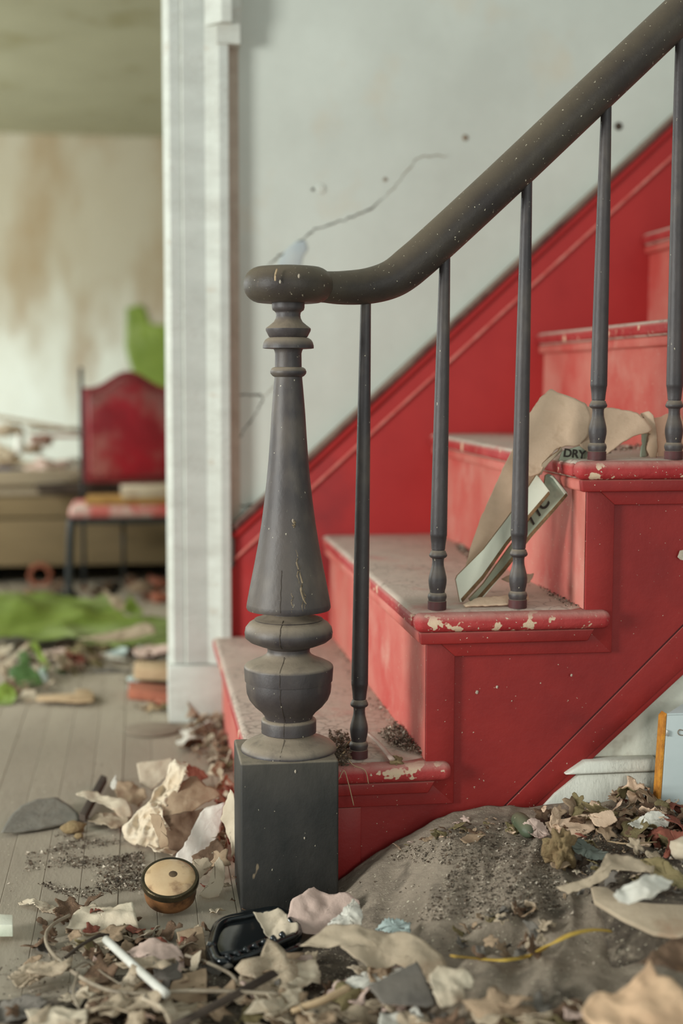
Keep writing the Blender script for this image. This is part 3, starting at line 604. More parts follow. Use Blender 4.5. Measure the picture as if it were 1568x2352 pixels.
# foreground sheets, left to right
FG = [
 ('torn_paper','cream strip with torn ends left of the round tin',[(40,2066),(62,2058),(90,2066),(118,2068),(146,2082),(132,2100),(100,2090),(78,2080)],'cream',.008),
 ('torn_paper','cream ragged sheet directly left of the round tin',[(165,2112),(178,2090),(205,2074),(245,2082),(305,2076),(312,2104),(318,2132),(282,2144),(262,2165),(235,2146),(200,2136),(150,2136)],'cream',.014),
 ('torn_paper','cream scrap with holes below the ragged sheet',[(148,2156),(180,2140),(215,2140),(258,2160),(244,2188),(216,2198),(196,2198),(178,2176)],'cream',.010),
 ('torn_paper','pinkish cream crumpled sheet right of the white rod',[(290,2165),(335,2150),(380,2156),(416,2168),(424,2192),(410,2240),(396,2258),(372,2258),(352,2230),(318,2210)],'pinkp',.02),
 ('flat_card','tan square-cornered card under the tin edge',[(405,2142),(466,2128),(474,2180),(474,2222),(430,2212),(415,2180)],'tan',.008),
 ('flat_card','tan card with a straight right edge below the square-cornered one',[(398,2240),(474,2222),(476,2300),(420,2306),(385,2290)],'tan',.010),
 ('torn_paper','long beige sheet spanning the bottom left',[(205,2296),(330,2284),(470,2296),(478,2322),(380,2328),(260,2318)],'beige',.012),
 ('torn_paper','cream sheet corner in the bottom left of the photo',[(60,2330),(130,2312),(200,2318),(202,2360),(120,2380),(70,2365)],'cream',.02),
 ('torn_paper','pink-beige scrap at the left edge near the bottom',[(18,2250),(50,2225),(90,2212),(120,2218),(108,2240),(70,2250),(40,2262)],'beige',.014),
 ('torn_paper','pale grey sheet in the bottom left corner',[(0,2300),(60,2290),(110,2310),(80,2340),(20,2352),(-20,2340)],'grey',.01),
 ('pink_paper','dusty pink crumpled sheet in front of the newel block corner',[(660,2108),(668,2078),(700,2062),(720,2050),(760,2056),(800,2054),(826,2070),(822,2105),(800,2135),(740,2150),(700,2140),(668,2128)],'pinkp',.03),
 ('paper_sheet','pale bluish-white sheet lapping the dusty pink one',[(752,2114),(785,2088),(812,2058),(826,2072),(834,2098),(828,2126),(790,2126)],'white_p',.045),
 ('beige_sheet','long beige rolled sheet across the middle foreground',[(688,2164),(720,2142),(752,2114),(800,2118),(860,2132),(930,2140),(968,2152),(1016,2178),(1030,2200),(1024,2232),(996,2248),(984,2222),(948,2188),(900,2196),(850,2206),(812,2196),(776,2172),(730,2170)],'beige',.04),
 ('ragged_paper','cream ragged leaf-shaped paper right of the grey card',[(986,2236),(1010,2214),(1044,2222),(1062,2216),(1090,2240),(1086,2254),(1062,2262),(1070,2285),(1046,2298),(1012,2312),(1000,2290),(990,2262)],'cream',.03),
 ('teal_scrap','pale teal scrap at the edge of the cushion',[(862,2134),(884,2120),(914,2114),(944,2120),(940,2150),(906,2152)],'teal',.018),
 ('grey_card','dark grey card lying at the middle of the bottom edge',[(846,2266),(900,2238),(958,2208),(975,2240),(996,2290),(1000,2304),(984,2312),(920,2306),(878,2304)],'grey',.03),
 ('white_strip','whitish strip tucked behind the dark grey card',[(764,2262),(800,2236),(870,2222),(940,2190),(956,2208),(900,2240),(850,2264),(800,2276)],'white_p',.022),
 ('folded_paper','cream folded paper right of the dark batten',[(612,2246),(650,2208),(726,2186),(736,2220),(735,2244),(700,2256),(682,2288),(670,2300),(640,2270)],'cream',.02),
 ('torn_paper','beige sheet left of the dark grey card at the bottom',[(700,2296),(750,2280),(800,2278),(872,2306),(872,2345),(800,2356),(730,2330)],'beige',.012),
 ('torn_paper','pale sheet cut by the bottom edge beside the grey card',[(872,2328),(960,2322),(972,2345),(930,2375),(870,2370)],'white_p',.012),
 ('peach_leaf','big peach dry leaf in the bottom right corner',[(1340,2340),(1334,2318),(1352,2292),(1370,2276),(1410,2272),(1450,2246),(1482,2214),(1492,2190),(1512,2235),(1540,2240),(1570,2266),(1590,2330),(1560,2375),(1450,2385),(1370,2370)],'peach',.05),
 ('brown_leaf','brown dry leaf behind the big peach one',[(1466,2225),(1500,2190),(1560,2150),(1600,2140),(1610,2220),(1560,2232),(1510,2225)],'brown',.05),
]
for nm, lab, pts, m, lf in FG:
    big = nm in ('peach_leaf', 'beige_sheet', 'pink_paper')
    flat = nm in ('grey_card', 'flat_card')
    sheet(nm, lab, nm.split('_')[-1], pts, m, lift=lf, n=(-.05, -.28 if not big else -.45, 1), crump=.002 if flat else .0075, crease=0 if flat else (3 if big else 2), th=.0018 if flat else .0007, rag=.8 if flat or big else 2.2, N=72, rings=10)

# rods, wires, battens
def rodp(nm, lab, pts, r, m, cat, lift=.02, **k):
    P_ = []
    for q in pts: c = drop(q[0], q[1]); P_.append(onZ(q[0], q[1], c.z + (q[2] if len(q) > 2 else lift)))
    return tag(sweep(nm, P_, r, M[m], None, **k), lab, cat)
rodp('white_rod', 'white plastic rod slanting through the left foreground litter', [(243,2158,.04),(312,2222,.04),(382,2284,.034)], .0050, 'rod', 'rod')
rodp('thin_cable', 'thin pale cable looping from beside the tin across the bottom left', [(160,2102,.02),(124,2122,.02),(106,2146,.02),(112,2178,.022),(150,2218,.024),(198,2252,.024),(255,2276,.022),(330,2282,.024),(430,2276,.03),(540,2278,.03),(640,2284,.03)], .0024, 'wire', 'cable', n=8)
rodp('thin_cable', 'short thin cable curving out to the black tray', [(426,2194,.02),(462,2206,.02),(500,2222,.02),(530,2238,.02),(546,2258,.014)], .0022, 'wire', 'cable')
rodp('thin_wire', 'thin pale wire inside the cable loop', [(112,2190,.008),(130,2222,.01),(160,2228,.012),(200,2210,.02),(240,2238,.02),(284,2266,.016)], .0013, 'wire', 'wire')
rodp('thin_wire', 'bent pale wire standing at the bottom left', [(180,2232,.04),(168,2280,.03),(182,2318,.02),(190,2350,.01)], .0016, 'wire', 'wire')
rodp('dark_batten', 'flat dark batten slanting out of the bottom edge', [(628,2236,.03),(520,2296,.03),(392,2362,.03)], .0085, 'stick', 'batten', n=1, seg=4, flat=.5)
rodp('ochre_stick', 'ochre wooden stick near the bottom middle', [(800,2268,.035),(740,2298,.03),(668,2322,.02)], .0042, 'ochre', 'stick')
rodp('dark_twig', 'dark bent twig above the white rod', [(150,2200,.02),(185,2172,.026),(225,2150,.026),(248,2148,.02)], .0022, 'stick', 'twig')
rodp('yellow_strap', 'yellow plastic strap curving over the dusty cushion', [(1040,2196,.034),(1100,2202,.034),(1160,2205,.036),(1218,2194,.036),(1262,2170,.034),(1312,2146,.030),(1360,2136,.024),(1400,2138,.016)], .0046, 'yellow', 'strap', flat=.28, n=8)
rodp('thin_stalk', 'thin brown leaf stalk lying across the litter at the right', [(1395,1932,.012),(1440,1938,.012),(1508,1934,.014)], .0010, 'ochre', 'stalk')
for (x, y, a) in ((150,2325,.006),(250,2345,.007)): pass
bx = slab('pale_box', [onZ(*q, .04) for q in ((-40,2152),(30,2152),(30,2128),(-40,2124))], (0,0,.016), M['mint'], None, .001); tag(bx, 'pale box corner at the left edge of the photo', 'box')

# right-hand litter by the baseboard
RG = [
 ('kraft_card','tan card against the white baseboard',[(1252,1888),(1300,1878),(1348,1868),(1362,1886),(1368,1904),(1330,1924),(1302,1930),(1262,1912)],'kraft',.006),
 ('kraft_card','small tan card right of the larger one by the baseboard',[(1350,1872),(1372,1868),(1404,1860),(1418,1884),(1392,1900),(1366,1896)],'kraft',.016),
 ('white_scrap','crinkled white paper among the leaves at the right',[(1440,1892),(1466,1876),(1500,1862),(1524,1868),(1542,1876),(1534,1892),(1498,1902),(1480,1900),(1452,1898)],'white_p',.02),
 ('oak_leaf','orange-pink oak leaf at the right edge',[(1504,1908),(1530,1900),(1550,1904),(1600,1902),(1600,1945),(1576,1940),(1550,1945),(1532,1968),(1524,1962),(1536,1935),(1536,1918),(1520,1914)],'rust',.03),
 ('white_flap','long curled white paint flap on the right-hand litter',[(1278,2024),(1310,2022),(1350,2012),(1376,1994),(1396,1950),(1420,1946),(1470,1962),(1504,1975),(1502,2000),(1440,1990),(1402,1988),(1398,2012),(1366,2026),(1330,2034),(1306,2040)],'beige',.03),
 ('crumpled_paper','crumpled whitish tissue on the white board',[(1408,2050),(1432,2030),(1466,2022),(1482,2004),(1520,2006),(1548,2014),(1536,2035),(1512,2052),(1496,2066),(1450,2070),(1424,2066)],'white_p',.05),
 ('grey_shard','grey-green shard behind the white flap',[(1300,1934),(1338,1930),(1380,1946),(1398,1958),(1384,1974),(1350,1968),(1318,1958)],'greygreen',.012),
 ('brown_scrap','brown scrap at the lower end of the red rail',[(1200,1892),(1226,1880),(1256,1890),(1264,1912),(1240,1926),(1216,1912)],'pinkp',.012),
 ('long_leaf','grey dry leaf under the right end of the white flap',[(1470,1966),(1520,1968),(1568,2000),(1600,2030),(1560,2034),(1510,2010)],'olive',.02),
]
for nm, lab, pts, m, lf in RG:
    fl_ = nm == 'kraft_card'
    sheet(nm, lab, nm.split('_')[-1], pts, m, lift=lf, n=(-.05, -.55, .8), crump=.0018 if fl_ else .008, crease=0 if fl_ else 3, th=.0016 if fl_ else .0008, rag=1 if fl_ else 1.8, N=84, rings=12)
bd = slab('white_board', [onP(x, y, onZ(1470, 2090, .135), Vector((-.10, -.25, 1))) for x, y in ((1356,2034),(1392,2036),(1440,2068),(1500,2074),(1640,2080),(1640,2180),(1568,2150),(1500,2140),(1430,2108),(1364,2068))], (0, 0, -.006), M['beige'], None, .0015); tag(bd, 'dirty white board end lying on the cushion at the right', 'board')
a_, b2 = drop(1184, 1895), drop(1218, 1935)
tag(sweep('green_tube', [a_+Vector((0,0,.010)), (a_+b2)/2+Vector((0,0,.014)), b2+Vector((0,0,.010))], lambda t: .0115*max(.25, (1-abs(2*t-1)**6)), M['bottlegreen'], None, 18, 8), 'dusty green plastic tube at the foot of the red rail', 'tube')
lump('fluffy_tuft', 'ochre fluffy tuft left of the white flap', 'tuft', 1284, 1985, .019, 'foam', (.9,.8,1.25), amp=.95, sd=9, sub=4)
lump('pale_ball', 'small mottled cream ball at the right edge', 'ball', 1566, 1985, .015, 'cream', (1,1,.9), sd=12, lift=.01)

# dry curled leaf and scrap shapes, copied by object
def leaf_outline(r, kind):
    out = []; n = 26
    for k in range(n):
        a = 6.283*k/n
        if kind == 0: rr = 1 + .28*math.cos(5*a+r.random()*.3) + .1*r.uniform(-1, 1)
        elif kind == 1: rr = .62/max(abs(math.cos(a)), abs(math.sin(a)*1.3)) * (1+.13*r.uniform(-1, 1))
        else: rr = 1/math.sqrt(math.cos(a)**2 + (math.sin(a)*2.2)**2)*(1+.12*r.uniform(-1, 1))
        out.append((rr*math.cos(a), rr*math.sin(a)))
    return out
def make_shape(i, kind, m, hide=False):
    r = random.Random(400+i); ol = leaf_outline(r, kind); amp = r.uniform(.18, .42); bend = r.uniform(-.55, .55); sd = 50+i
    vs = []; fs = []; n = len(ol); rings = 4
    def f(u, v): return (u*(1-.15*abs(bend)), v, .42 + amp*nz((u, v, sd), 1.3) + bend*(u*u*.55) + .10*nz((u, v, sd), 4))
    vs.append(f(0, 0))
    for q in range(1, rings+1):
        for u, v in ol: vs.append(f(u*q/rings, v*q/rings))
    for k in range(n): fs.append((0, 1+k, 1+(k+1) % n))
    for q in range(rings-1):
        for k in range(n):
            a = 1+q*n+k; b_ = 1+q*n+(k+1) % n; fs.append((a, a+n, b_+n, b_))
    n0 = len(vs); vs2 = [(x, y, z-.035) for x, y, z in vs]; fs2 = [tuple(j+n0 for j in g[::-1]) for g in fs]
    base = n0-n; fr = [(base+k, base+k+n0, base+(k+1) % n+n0, base+(k+1) % n) for k in range(n)]
    zmin = min(v[2] for v in vs2); me = bpy.data.meshes.new('scrap'); me.from_pydata([(x, y, z-zmin) for x, y, z in vs+vs2], [], fs+fs2+fr)
    me.materials.append(M[m])
    for p in me.polygons: p.use_smooth = True
    return me
LIB = {}
def lib(kind, m, i):
    k = (kind, m, i % 3)
    if k not in LIB: LIB[k] = make_shape(len(LIB), kind, m)
    return LIB[k]
def inpoly(x, y, P):
    c = False; j = len(P)-1
    for i in range(len(P)):
        if (P[i][1] > y) != (P[j][1] > y) and x < (P[j][0]-P[i][0])*(y-P[i][1])/(P[j][1]-P[i][1])+P[i][0]: c = not c
        j = i
    return c
def rpt(r, P):
    xs = [p[0] for p in P]; ys = [p[1] for p in P]
    while True:
        x, y = r.uniform(min(xs), max(xs)), r.uniform(min(ys), max(ys))
        if inpoly(x, y, P): return x, y
LMK = [('round tin',392,2050),('black tray',570,2165),('white rod',312,2222),('dark grey card',925,2262),('dark batten',520,2296),('pale cable loop',150,2218),('big peach leaf',1460,2290),('dusty pink sheet',745,2100),('ochre stick',740,2298),('beige rolled sheet',850,2165),('cream folded paper',680,2236),('long beige sheet',340,2306),
 ('tan card by the baseboard',1308,1900),('green tube',1200,1915),('white curled flap',1400,1990),('oak leaf',1550,1925),('crinkled white paper',1490,1882),('ochre tuft',1284,1985),('whitish tissue',1480,2040),('casing plinth',450,1640),('newel block',545,1850),('thin round disc',350,1685),('cotton rag',360,1900),('rust sheet',450,1770),('white board',1470,2090),
 ('clay ring',95,1340),('yellow spatula',150,1600),('clay blocks',345,1580),('big green sheet',150,1420),('pale blue paper',265,1500),('dark green scrap',60,1550),('pinkish card',140,1495),('yellow strap',1200,2200),('front foot of the newel block',640,2070),('red bottom rail',1180,1860),('low stringer panel',900,1930)]
COLW = {'cream':'cream','beige':'beige','tan':'tan','pinkp':'dusty pink','brown':'dark brown','grey':'grey','olive':'olive-brown','rust':'rust-red','kraft':'kraft-brown','white_p':'whitish','dkgreen':'dark green','terra':'terracotta','ochre':'ochre','dark':'blackish'}
USED = {}
def autolabel(noun, kind, m, s, x, y, grp, s0, s1):
    D = sorted((math.hypot(x-a, y-b_), n, a, b_) for n, a, b_ in LMK)
    sz = 'tiny' if s < s0+(s1-s0)*.15 else ('small' if s < s0+(s1-s0)*.45 else 'larger')
    sh_ = ('lobed','squarish','narrow')[kind]
    for d, n, a, b_ in D[:4]:
        dx, dy = x-a, y-b_
        w = ('right of' if dx > 0 else 'left of') if abs(dx) > abs(dy)*1.3 else ('in front of' if dy > 0 else 'behind')
        q = ('just ' if d < 55 else ('' if d < 130 else 'well '))
        l = '%s %s %s %s lying %s%s the %s' % (sz, COLW.get(m, 'brown'), sh_, noun, q, w, n)
        if len(l.split()) > 16: continue
        if l not in USED: USED[l] = grp; return l
    for l2 in ['%s %s %s %s lying between the %s and the %s' % (sz, COLW.get(m, 'brown'), sh_, noun, D[0][1], D[1][1])]:
        if len(l2.replace('-', ' ').split()) > 13: l2 = '%s %s %s %s lying beside the %s' % (sz, COLW.get(m, 'brown'), sh_, noun, D[0][1])
        if USED.get(l2, grp) == grp: USED[l2] = grp; return l2
    l = '%s %s %s lying beside the %s' % (COLW.get(m, 'brown'), sh_, noun, D[0][1]); USED.setdefault(l, grp); return l
def scatter(nm, lab, cat, grp, P, count, kinds, mats, s0, s1, lift, seed, tilt=.6, base=None, zfix=None, squash=1):
    r = random.Random(seed)
    for i in range(count):
        x, y = rpt(r, P); c = drop(x, y) if zfix is None else onZ(x, y, zfix)
        kd, mt = r.choice(kinds), r.choice(mats)
        o = bpy.data.objects.new(nm, lib(kd, mt, r.randrange(3))); COL.objects.link(o)
        s = s0 + (s1-s0)*r.random()**2
        o.location = c + Vector((0, 0, r.random()*lift)); o.rotation_euler = (r.uniform(-tilt, tilt), r.uniform(-tilt, tilt), r.uniform(0, 6.28)); o.scale = (s, s*r.uniform(.6, 1), s*squash)
        tag(o, autolabel(cat, kd, mt, s, x, y, grp, s0, s1), cat, grp)
FGP = [(0,2215),(150,2150),(330,2140),(480,2210),(620,2230),(760,2190),(880,2210),(1000,2320),(1120,2330),(1250,2340),(1568,2310),(1568,2420),(0,2440)]
scatter('torn_scrap', 'small torn paper scrap in the litter along the bottom of the photo', 'paper', 'torn scraps along the bottom', FGP, 150, (0,1,1), ('cream','beige','tan','pinkp','beige','tan'), .016, .044, .016, 1, .45)
scatter('leaf_fragment', 'small dark dry leaf in the litter along the bottom of the photo', 'fragment', 'leaf fragments along the bottom', FGP, 110, (0,2), ('brown','grey','olive','brown','tan'), .010, .028, .010, 2, .6)
scatter('torn_scrap', 'small pale scrap in the litter around the round tin', 'paper', 'scraps around the tin', [(80,2130),(150,2085),(320,2090),(330,2130),(480,2110),(540,2080),(620,2060),(700,2060),(650,2180),(480,2250),(200,2230)], 80, (0,1,2), ('cream','tan','brown','rust','beige','brown'), .008, .020, .012, 3, .7)
scatter('dry_leaf', 'curled dry leaf in the heap under the white baseboard', 'leaf', 'curled leaves under the baseboard', [(1220,1890),(1300,1868),(1400,1850),(1430,1822),(1500,1815),(1600,1830),(1600,1975),(1500,1960),(1400,1930),(1260,1925)], 130, (0,2,0), ('brown','olive','tan','brown','tan','olive','rust','kraft'), .008, .024, .018, 4, .9)
scatter('torn_scrap', 'small crumbled scrap on the right side of the cushion', 'scrap', 'scraps on the cushion', [(1230,1950),(1330,1940),(1600,1980),(1600,2060),(1380,2110),(1290,2060)], 45, (0,1,2), ('beige','tan','grey','olive','cream'), .006, .016, .010, 5, .8)
scatter('dry_leaf', 'dark leaf scrap in the hollow of the cushion', 'leaf', 'leaves in the cushion hollow', [(1040,2120),(1110,2085),(1240,2100),(1270,2150),(1200,2210),(1060,2210)], 46, (0,2,1), ('brown','olive','beige','grey','tan'), .008, .022, .006, 6, .8)
scatter('brown_scrap', 'dry brown scrap piled between the white casing and the newel', 'scrap', 'scraps between casing and newel', [(415,1690),(450,1650),(520,1655),(538,1700),(540,1775),(480,1765),(430,1735)], 90, (0,2,1), ('brown','tan','beige','cream','brown','olive','white_p'), .009, .024, .022, 7, .9)
scatter('torn_scrap', 'brownish scrap wedged against the left face of the newel block', 'paper', 'scraps beside the newel block', [(480,1770),(538,1770),(548,2040),(500,2060),(450,2050),(490,1990),(500,1850)], 46, (0,1,2), ('brown','rust','tan','cream','beige'), .010, .024, .045, 8, 1.2)
scatter('torn_scrap', 'rust or cream shred at the front foot of the newel block', 'scrap', 'shreds at the foot of the newel', [(540,2085),(640,2060),(745,2020),(760,2035),(690,2070),(600,2100)], 36, (2,1), ('rust','brown','tan','cream'), .006, .016, .012, 9, .8)
scatter('dry_leaf', 'tiny brown scrap lying at the top of the cushion by the stringer', 'leaf', 'scraps along the stringer', [(880,1965),(1000,1905),(1120,1870),(1190,1880),(1200,1930),(1100,1925),(1000,1935)], 34, (2,1,0), ('tan','brown','pinkp','olive','kraft'), .005, .013, .004, 10, .5)
Sx('wood_splinter', 'pale tan splintered strip on top of the cushion', [(1056,1925),(1072,1912),(1104,1904),(1118,1918),(1096,1926),(1066,1932)], 'tan', cat='splinter', lift=.006, crump=.003, N=30, rings=4)

# crumbs: one object per patch, nobody could count them
def crumbs(nm, lab, P, count, s0, s1, mats, seed, zf=None, clump=0.0, csc=14, cat='crumbs', spread=0):
    r = random.Random(seed); vs, fs, fm = [], [], []
    k = 0; tries = 0
    while k < count and tries < count*30:
        tries += 1
        x, y = rpt(r, P); c = drop(x, y, 5) if zf is None else onZ(x, y, zf)
        if clump and nz((c.x, c.y, 0), csc, seed) < r.gauss(clump, .12): continue
        s = s0 + (s1-s0)*r.random()**3; n = len(vs); q = [Vector((r.gauss(0, 1), r.gauss(0, 1), r.gauss(0, .6))).normalized()*s*r.uniform(.5, 1) for _ in range(4)]
        c = c + Vector((0, 0, s*.35 + spread*r.random())); vs += [c+v for v in q]; fs += [(n, n+1, n+2), (n, n+3, n+1), (n+1, n+3, n+2), (n, n+2, n+3)]; mi = r.randrange(len(mats)); fm += [mi]*4; k += 1
    o = mesh(nm, vs, fs, None, None, mats=[M[m] for m in mats], fm=fm); return tag(o, lab, cat, kind='stuff')
crumbs('floor_crumbs', 'scattered dark crumbs on the bare floor left of the rag', [(60,1925),(140,1915),(260,1900),(330,1960),(330,2060),(270,2070),(150,2060),(60,2020)], 2600, .0013, .0052, ('crumb_d','crumb_d','crumb_l','dirt'), 21, None, .05, 16)
crumbs('floor_crumbs', 'fine pale specks scattered over the bare floorboards', [(0,1600),(400,1600),(420,1800),(300,1850),(180,1960),(0,2100)], 420, .0008, .0030, ('crumb_l','crumb_d','crumb_l'), 22, None)
crumbs('floor_crumbs', 'dirt crumbs among the foreground litter', FGP, 2600, .001, .005, ('crumb_d','dirt','crumb_l'), 23, None)
crumbs('cushion_crumbs', 'dark and pale crumbs strewn over the dusty cushion', [(880,1975),(1000,1915),(1200,1880),(1290,1960),(1290,2080),(1200,2120),(1060,2110),(950,2120),(1000,2050),(1040,1990)], 4600, .001, .0042, ('crumb_d','crumb_l','crumb_d','dirt','dirt'), 24, None, .0, 12)
crumbs('cushion_crumbs', 'sparse specks on the front half of the cushion', [(780,2030),(1300,2000),(1420,2330),(1000,2340),(860,2180)], 700, .001, .0035, ('crumb_d','crumb_l'), 25, None)
crumbs('heap_crumbs', 'crumbled leaf bits in the heap under the baseboard', [(1200,1890),(1400,1850),(1600,1830),(1600,1990),(1350,1960)], 2400, .0012, .005, ('crumb_d','brown','tan','crumb_l'), 26, None)
crumbs('pile_crumbs', 'crumbled bits between the white casing and the newel', [(400,1690),(450,1655),(530,1660),(540,1800),(420,1740)], 900, .0012, .005, ('crumb_d','tan','crumb_l','brown'), 27, None, spread=.012)

# ------------------------------------------------------------------ things on the treads
crumbs('tread_crumbs', 'dark crumbs and fluff in the corner of the lowest tread', [(868,1688),(905,1668),(945,1690),(972,1738),(930,1728),(890,1712)], 1500, .0012, .005, ('crumb_d','crumb_d','crumb_l'), 31, H+.001, spread=.009)
crumbs('tread_crumbs', 'dark crumbs between the newel post and the first baluster', [(752,1692),(800,1700),(806,1760),(786,1770),(768,1745)], 1000, .0012, .006, ('crumb_d','crumb_d','brown'), 32, H+.001, spread=.014)
crumbs('tread_crumbs', 'fine dust bits along the back of the lowest tread', [(760,1470),(790,1500),(960,1720),(940,1720),(800,1560)], 500, .001, .004, ('crumb_l','crumb_d','dirt'), 33, H+.001)
crumbs('tread_crumbs', 'pale rubble bits in the back corner of the second tread', [(1040,1225),(1066,1240),(1080,1290),(1050,1260)], 260, .002, .008, ('crumb_l','dirt','crumb_d'), 34, 2*H+.001)
crumbs('tread_crumbs', 'fine dust bits at the foot of the third riser', [(1215,1318),(1260,1330),(1335,1392),(1300,1396),(1240,1352)], 500, .001, .004, ('crumb_l','crumb_d','dirt'), 35, 2*H+.001)
crumbs('tread_crumbs', 'pale rubble on the third tread behind the torn flap', [(1380,1030),(1480,1020),(1480,1030),(1400,1042)], 160, .002, .007, ('crumb_l','dirt','crumb_d'), 36, 3*H+.001)
crumbs('tread_crumbs', 'pale and dark specks on the open parts of the treads', [(560,1500),(750,1480),(920,1700),(780,1740),(600,1650)], 220, .0008, .003, ('crumb_l','crumb_d'), 37, H+.0005)
hp = empty('paint_brush', onZ(880, 1730, H+.004), 'old brush with pale handle and fluffy bristles on the lowest tread', 'brush')
sweep('brush_handle', [onZ(846,1686,H+.012), onZ(870,1708,H+.010), onZ(900,1744,H+.008)], lambda t: .0028+.0016*t, M['pinkp'], hp, 8, 5, .6)
lump('brush_bristles', None, None, 0, 0, .0085, 'foam', (1.1,.9,.8), amp=.9, sd=14, parent=hp, base=onZ(908, 1756, H-.002))
for i, pts in enumerate(([(778,1790,-.03,0),(790,1770,-.03,0),(800,1800,-.032,0),(812,1850,-.03,0)], [(800,1745,-.02,0),(812,1758,-.024,0),(838,1770,-.026,0),(846,1800,-.03,0)])):
    tag(sweep('fibre', [onY(x, y, Y) for x, y, Y, _ in pts], .0007, M['ochre'], None, 5, 6), ('thin curled fibre hanging beside the newel block over the lowest nosing', 'thin curled fibre hanging below the first baluster')[i], 'fibre')
for i, (x, y) in enumerate(((762,1735),(776,1748),(790,1722))):
    tag(sweep('straw', [onZ(x, y, H+.002), onZ(x+6, y-12, H+.012), onZ(x+16, y-22, H+.014)], .0012, M['ochre'], None, 5, 4), ('leftmost short straw in the crumbs right of the newel block', 'middle short straw in the crumbs right of the newel block', 'short straw in the crumbs nearest the first baluster')[i], 'straw', 'straws in the crumbs')

# leaning broken carton
cb = empty('cardboard_carton', onY(1150, 1385, .09), 'broken flattened carton leaning from the second tread over the third', 'carton')
def card(nm, px, Y, th, mats, tilt=0.0, b=.0008, edge=1):
    P_ = [onP(x, y, onY(1150, 1250, Y), (Vector((-.45, -1, .3)) if tilt else Vector((0, -1, 0)))) for x, y in px]
    return slab(nm, P_, (0, th, 0), None, cb, b, mats=[M[m] for m in mats], edge=edge)
def bent(nm, px, Y, m, amp, cs, th, fn=None, N=80, rings=14, n=(0,-1,.1), rag=.8):
    SEED[0] += 1; sd = SEED[0]; r = random.Random(sd)
    cx = sum(p[0] for p in px)/len(px); cy = sum(p[1] for p in px)/len(px); c = onY(cx, cy, Y); nn = Vector(n).normalized()
    uu = nn.cross(Vector((0,0,1))).normalized(); vv = nn.cross(uu)
    o2 = [(x+r.uniform(-1,1)*rag, y+r.uniform(-1,1)*rag) for x, y in resample(px, N)]
    o3 = [((onP(x, y, c, nn)-c).dot(uu), (onP(x, y, c, nn)-c).dot(vv)) for x, y in o2]
    def f(u, v, t):
        p = c + uu*u + vv*v + nn*(amp*nz((u, v, sd), cs, 1)); return p + nn*(fn(p) if fn else 0)
    return sheetgeo(o3, f, m, nm, th, rings, cb)
A_ = [(1062,1335),(1068,1305),(1082,1252),(1104,1190),(1132,1128),(1160,1065),(1176,1035),(1205,1010),(1232,1060),(1240,1092),(1228,1120),(1190,1180),(1150,1240),(1110,1285),(1080,1312)]
bent('side_panel', A_, .125, 'kraft', .004, 9, .003, n=(-.4,-1,.35))
bent('top_flap', [(1176,1040),(1205,968),(1224,940),(1240,918),(1264,896),(1278,906),(1310,918),(1345,932),(1356,960),(1352,1000),(1330,1022),(1300,1022),(1276,1032),(1256,1056),(1240,1090),(1215,1100)], .10, 'kraft', .010, 10, .0028, fn=lambda p: .012*abs((p.x-.44)*1.0+(p.z-.68))*8, n=(-.3,-1,.5))
bent('torn_flap', [(1325,935),(1352,935),(1400,936),(1440,942),(1464,948),(1484,968),(1496,986),(1490,994),(1460,1000),(1430,1016),(1404,1036),(1384,1050),(1360,1052),(1340,1040),(1326,1010)], .085, 'kraft', .008, 9, .0028, n=(-.15,-1,.5))
bent('curled_end', [(1470,950),(1488,944),(1500,952),(1508,985),(1512,1025),(1506,1054),(1494,1052),(1486,1030),(1494,1000),(1486,975)], .09, 'kraft', .006, 20, .004, n=(-.7,-1,.1), N=50)
bent('curled_end', [(1500,960),(1516,958),(1532,950),(1560,946),(1575,1000),(1570,1054),(1512,1056),(1508,1000)], .12, 'kraft', .010, 16, .0028, n=(.3,-1,.1), N=50)
bent('green_inner_ply', [(1474,994),(1490,992),(1502,1010),(1500,1030),(1488,1048),(1470,1050),(1476,1020)], .095, 'green_p', .005, 20, .002, n=(.6,-1,.1), N=40, rings=6)
card('mint_flap_front', [(1046,1331),(1050,1322),(1110,1262),(1165,1190),(1200,1140),(1232,1090),(1238,1096),(1262,1128),(1262,1134),(1215,1190),(1165,1250),(1110,1330),(1062,1382),(1056,1384)], .078, .0055, ('mint','kraft_edge'), .15)
card('mint_flap_back', [(1076,1376),(1110,1340),(1165,1262),(1215,1195),(1250,1110),(1252,1092),(1260,1088),(1272,1094),(1302,1130),(1304,1137),(1270,1176),(1222,1230),(1160,1310),(1096,1382),(1084,1386)], .092, .0055, ('green_p','kraft_edge'), .15)
card('front_flap_edge', [(1062,1384),(1110,1331),(1165,1252),(1215,1192),(1263,1135),(1260,1128),(1212,1184),(1162,1244),(1107,1322),(1058,1376)], .077, .003, ('kraft_edge','kraft_edge'), .15)
card('rear_flap_edge', [(1096,1384),(1160,1312),(1222,1232),(1270,1178),(1304,1138),(1300,1132),(1266,1171),(1218,1225),(1156,1304),(1092,1377)], .0905, .003, ('kraft_edge','kraft_edge'), .15)
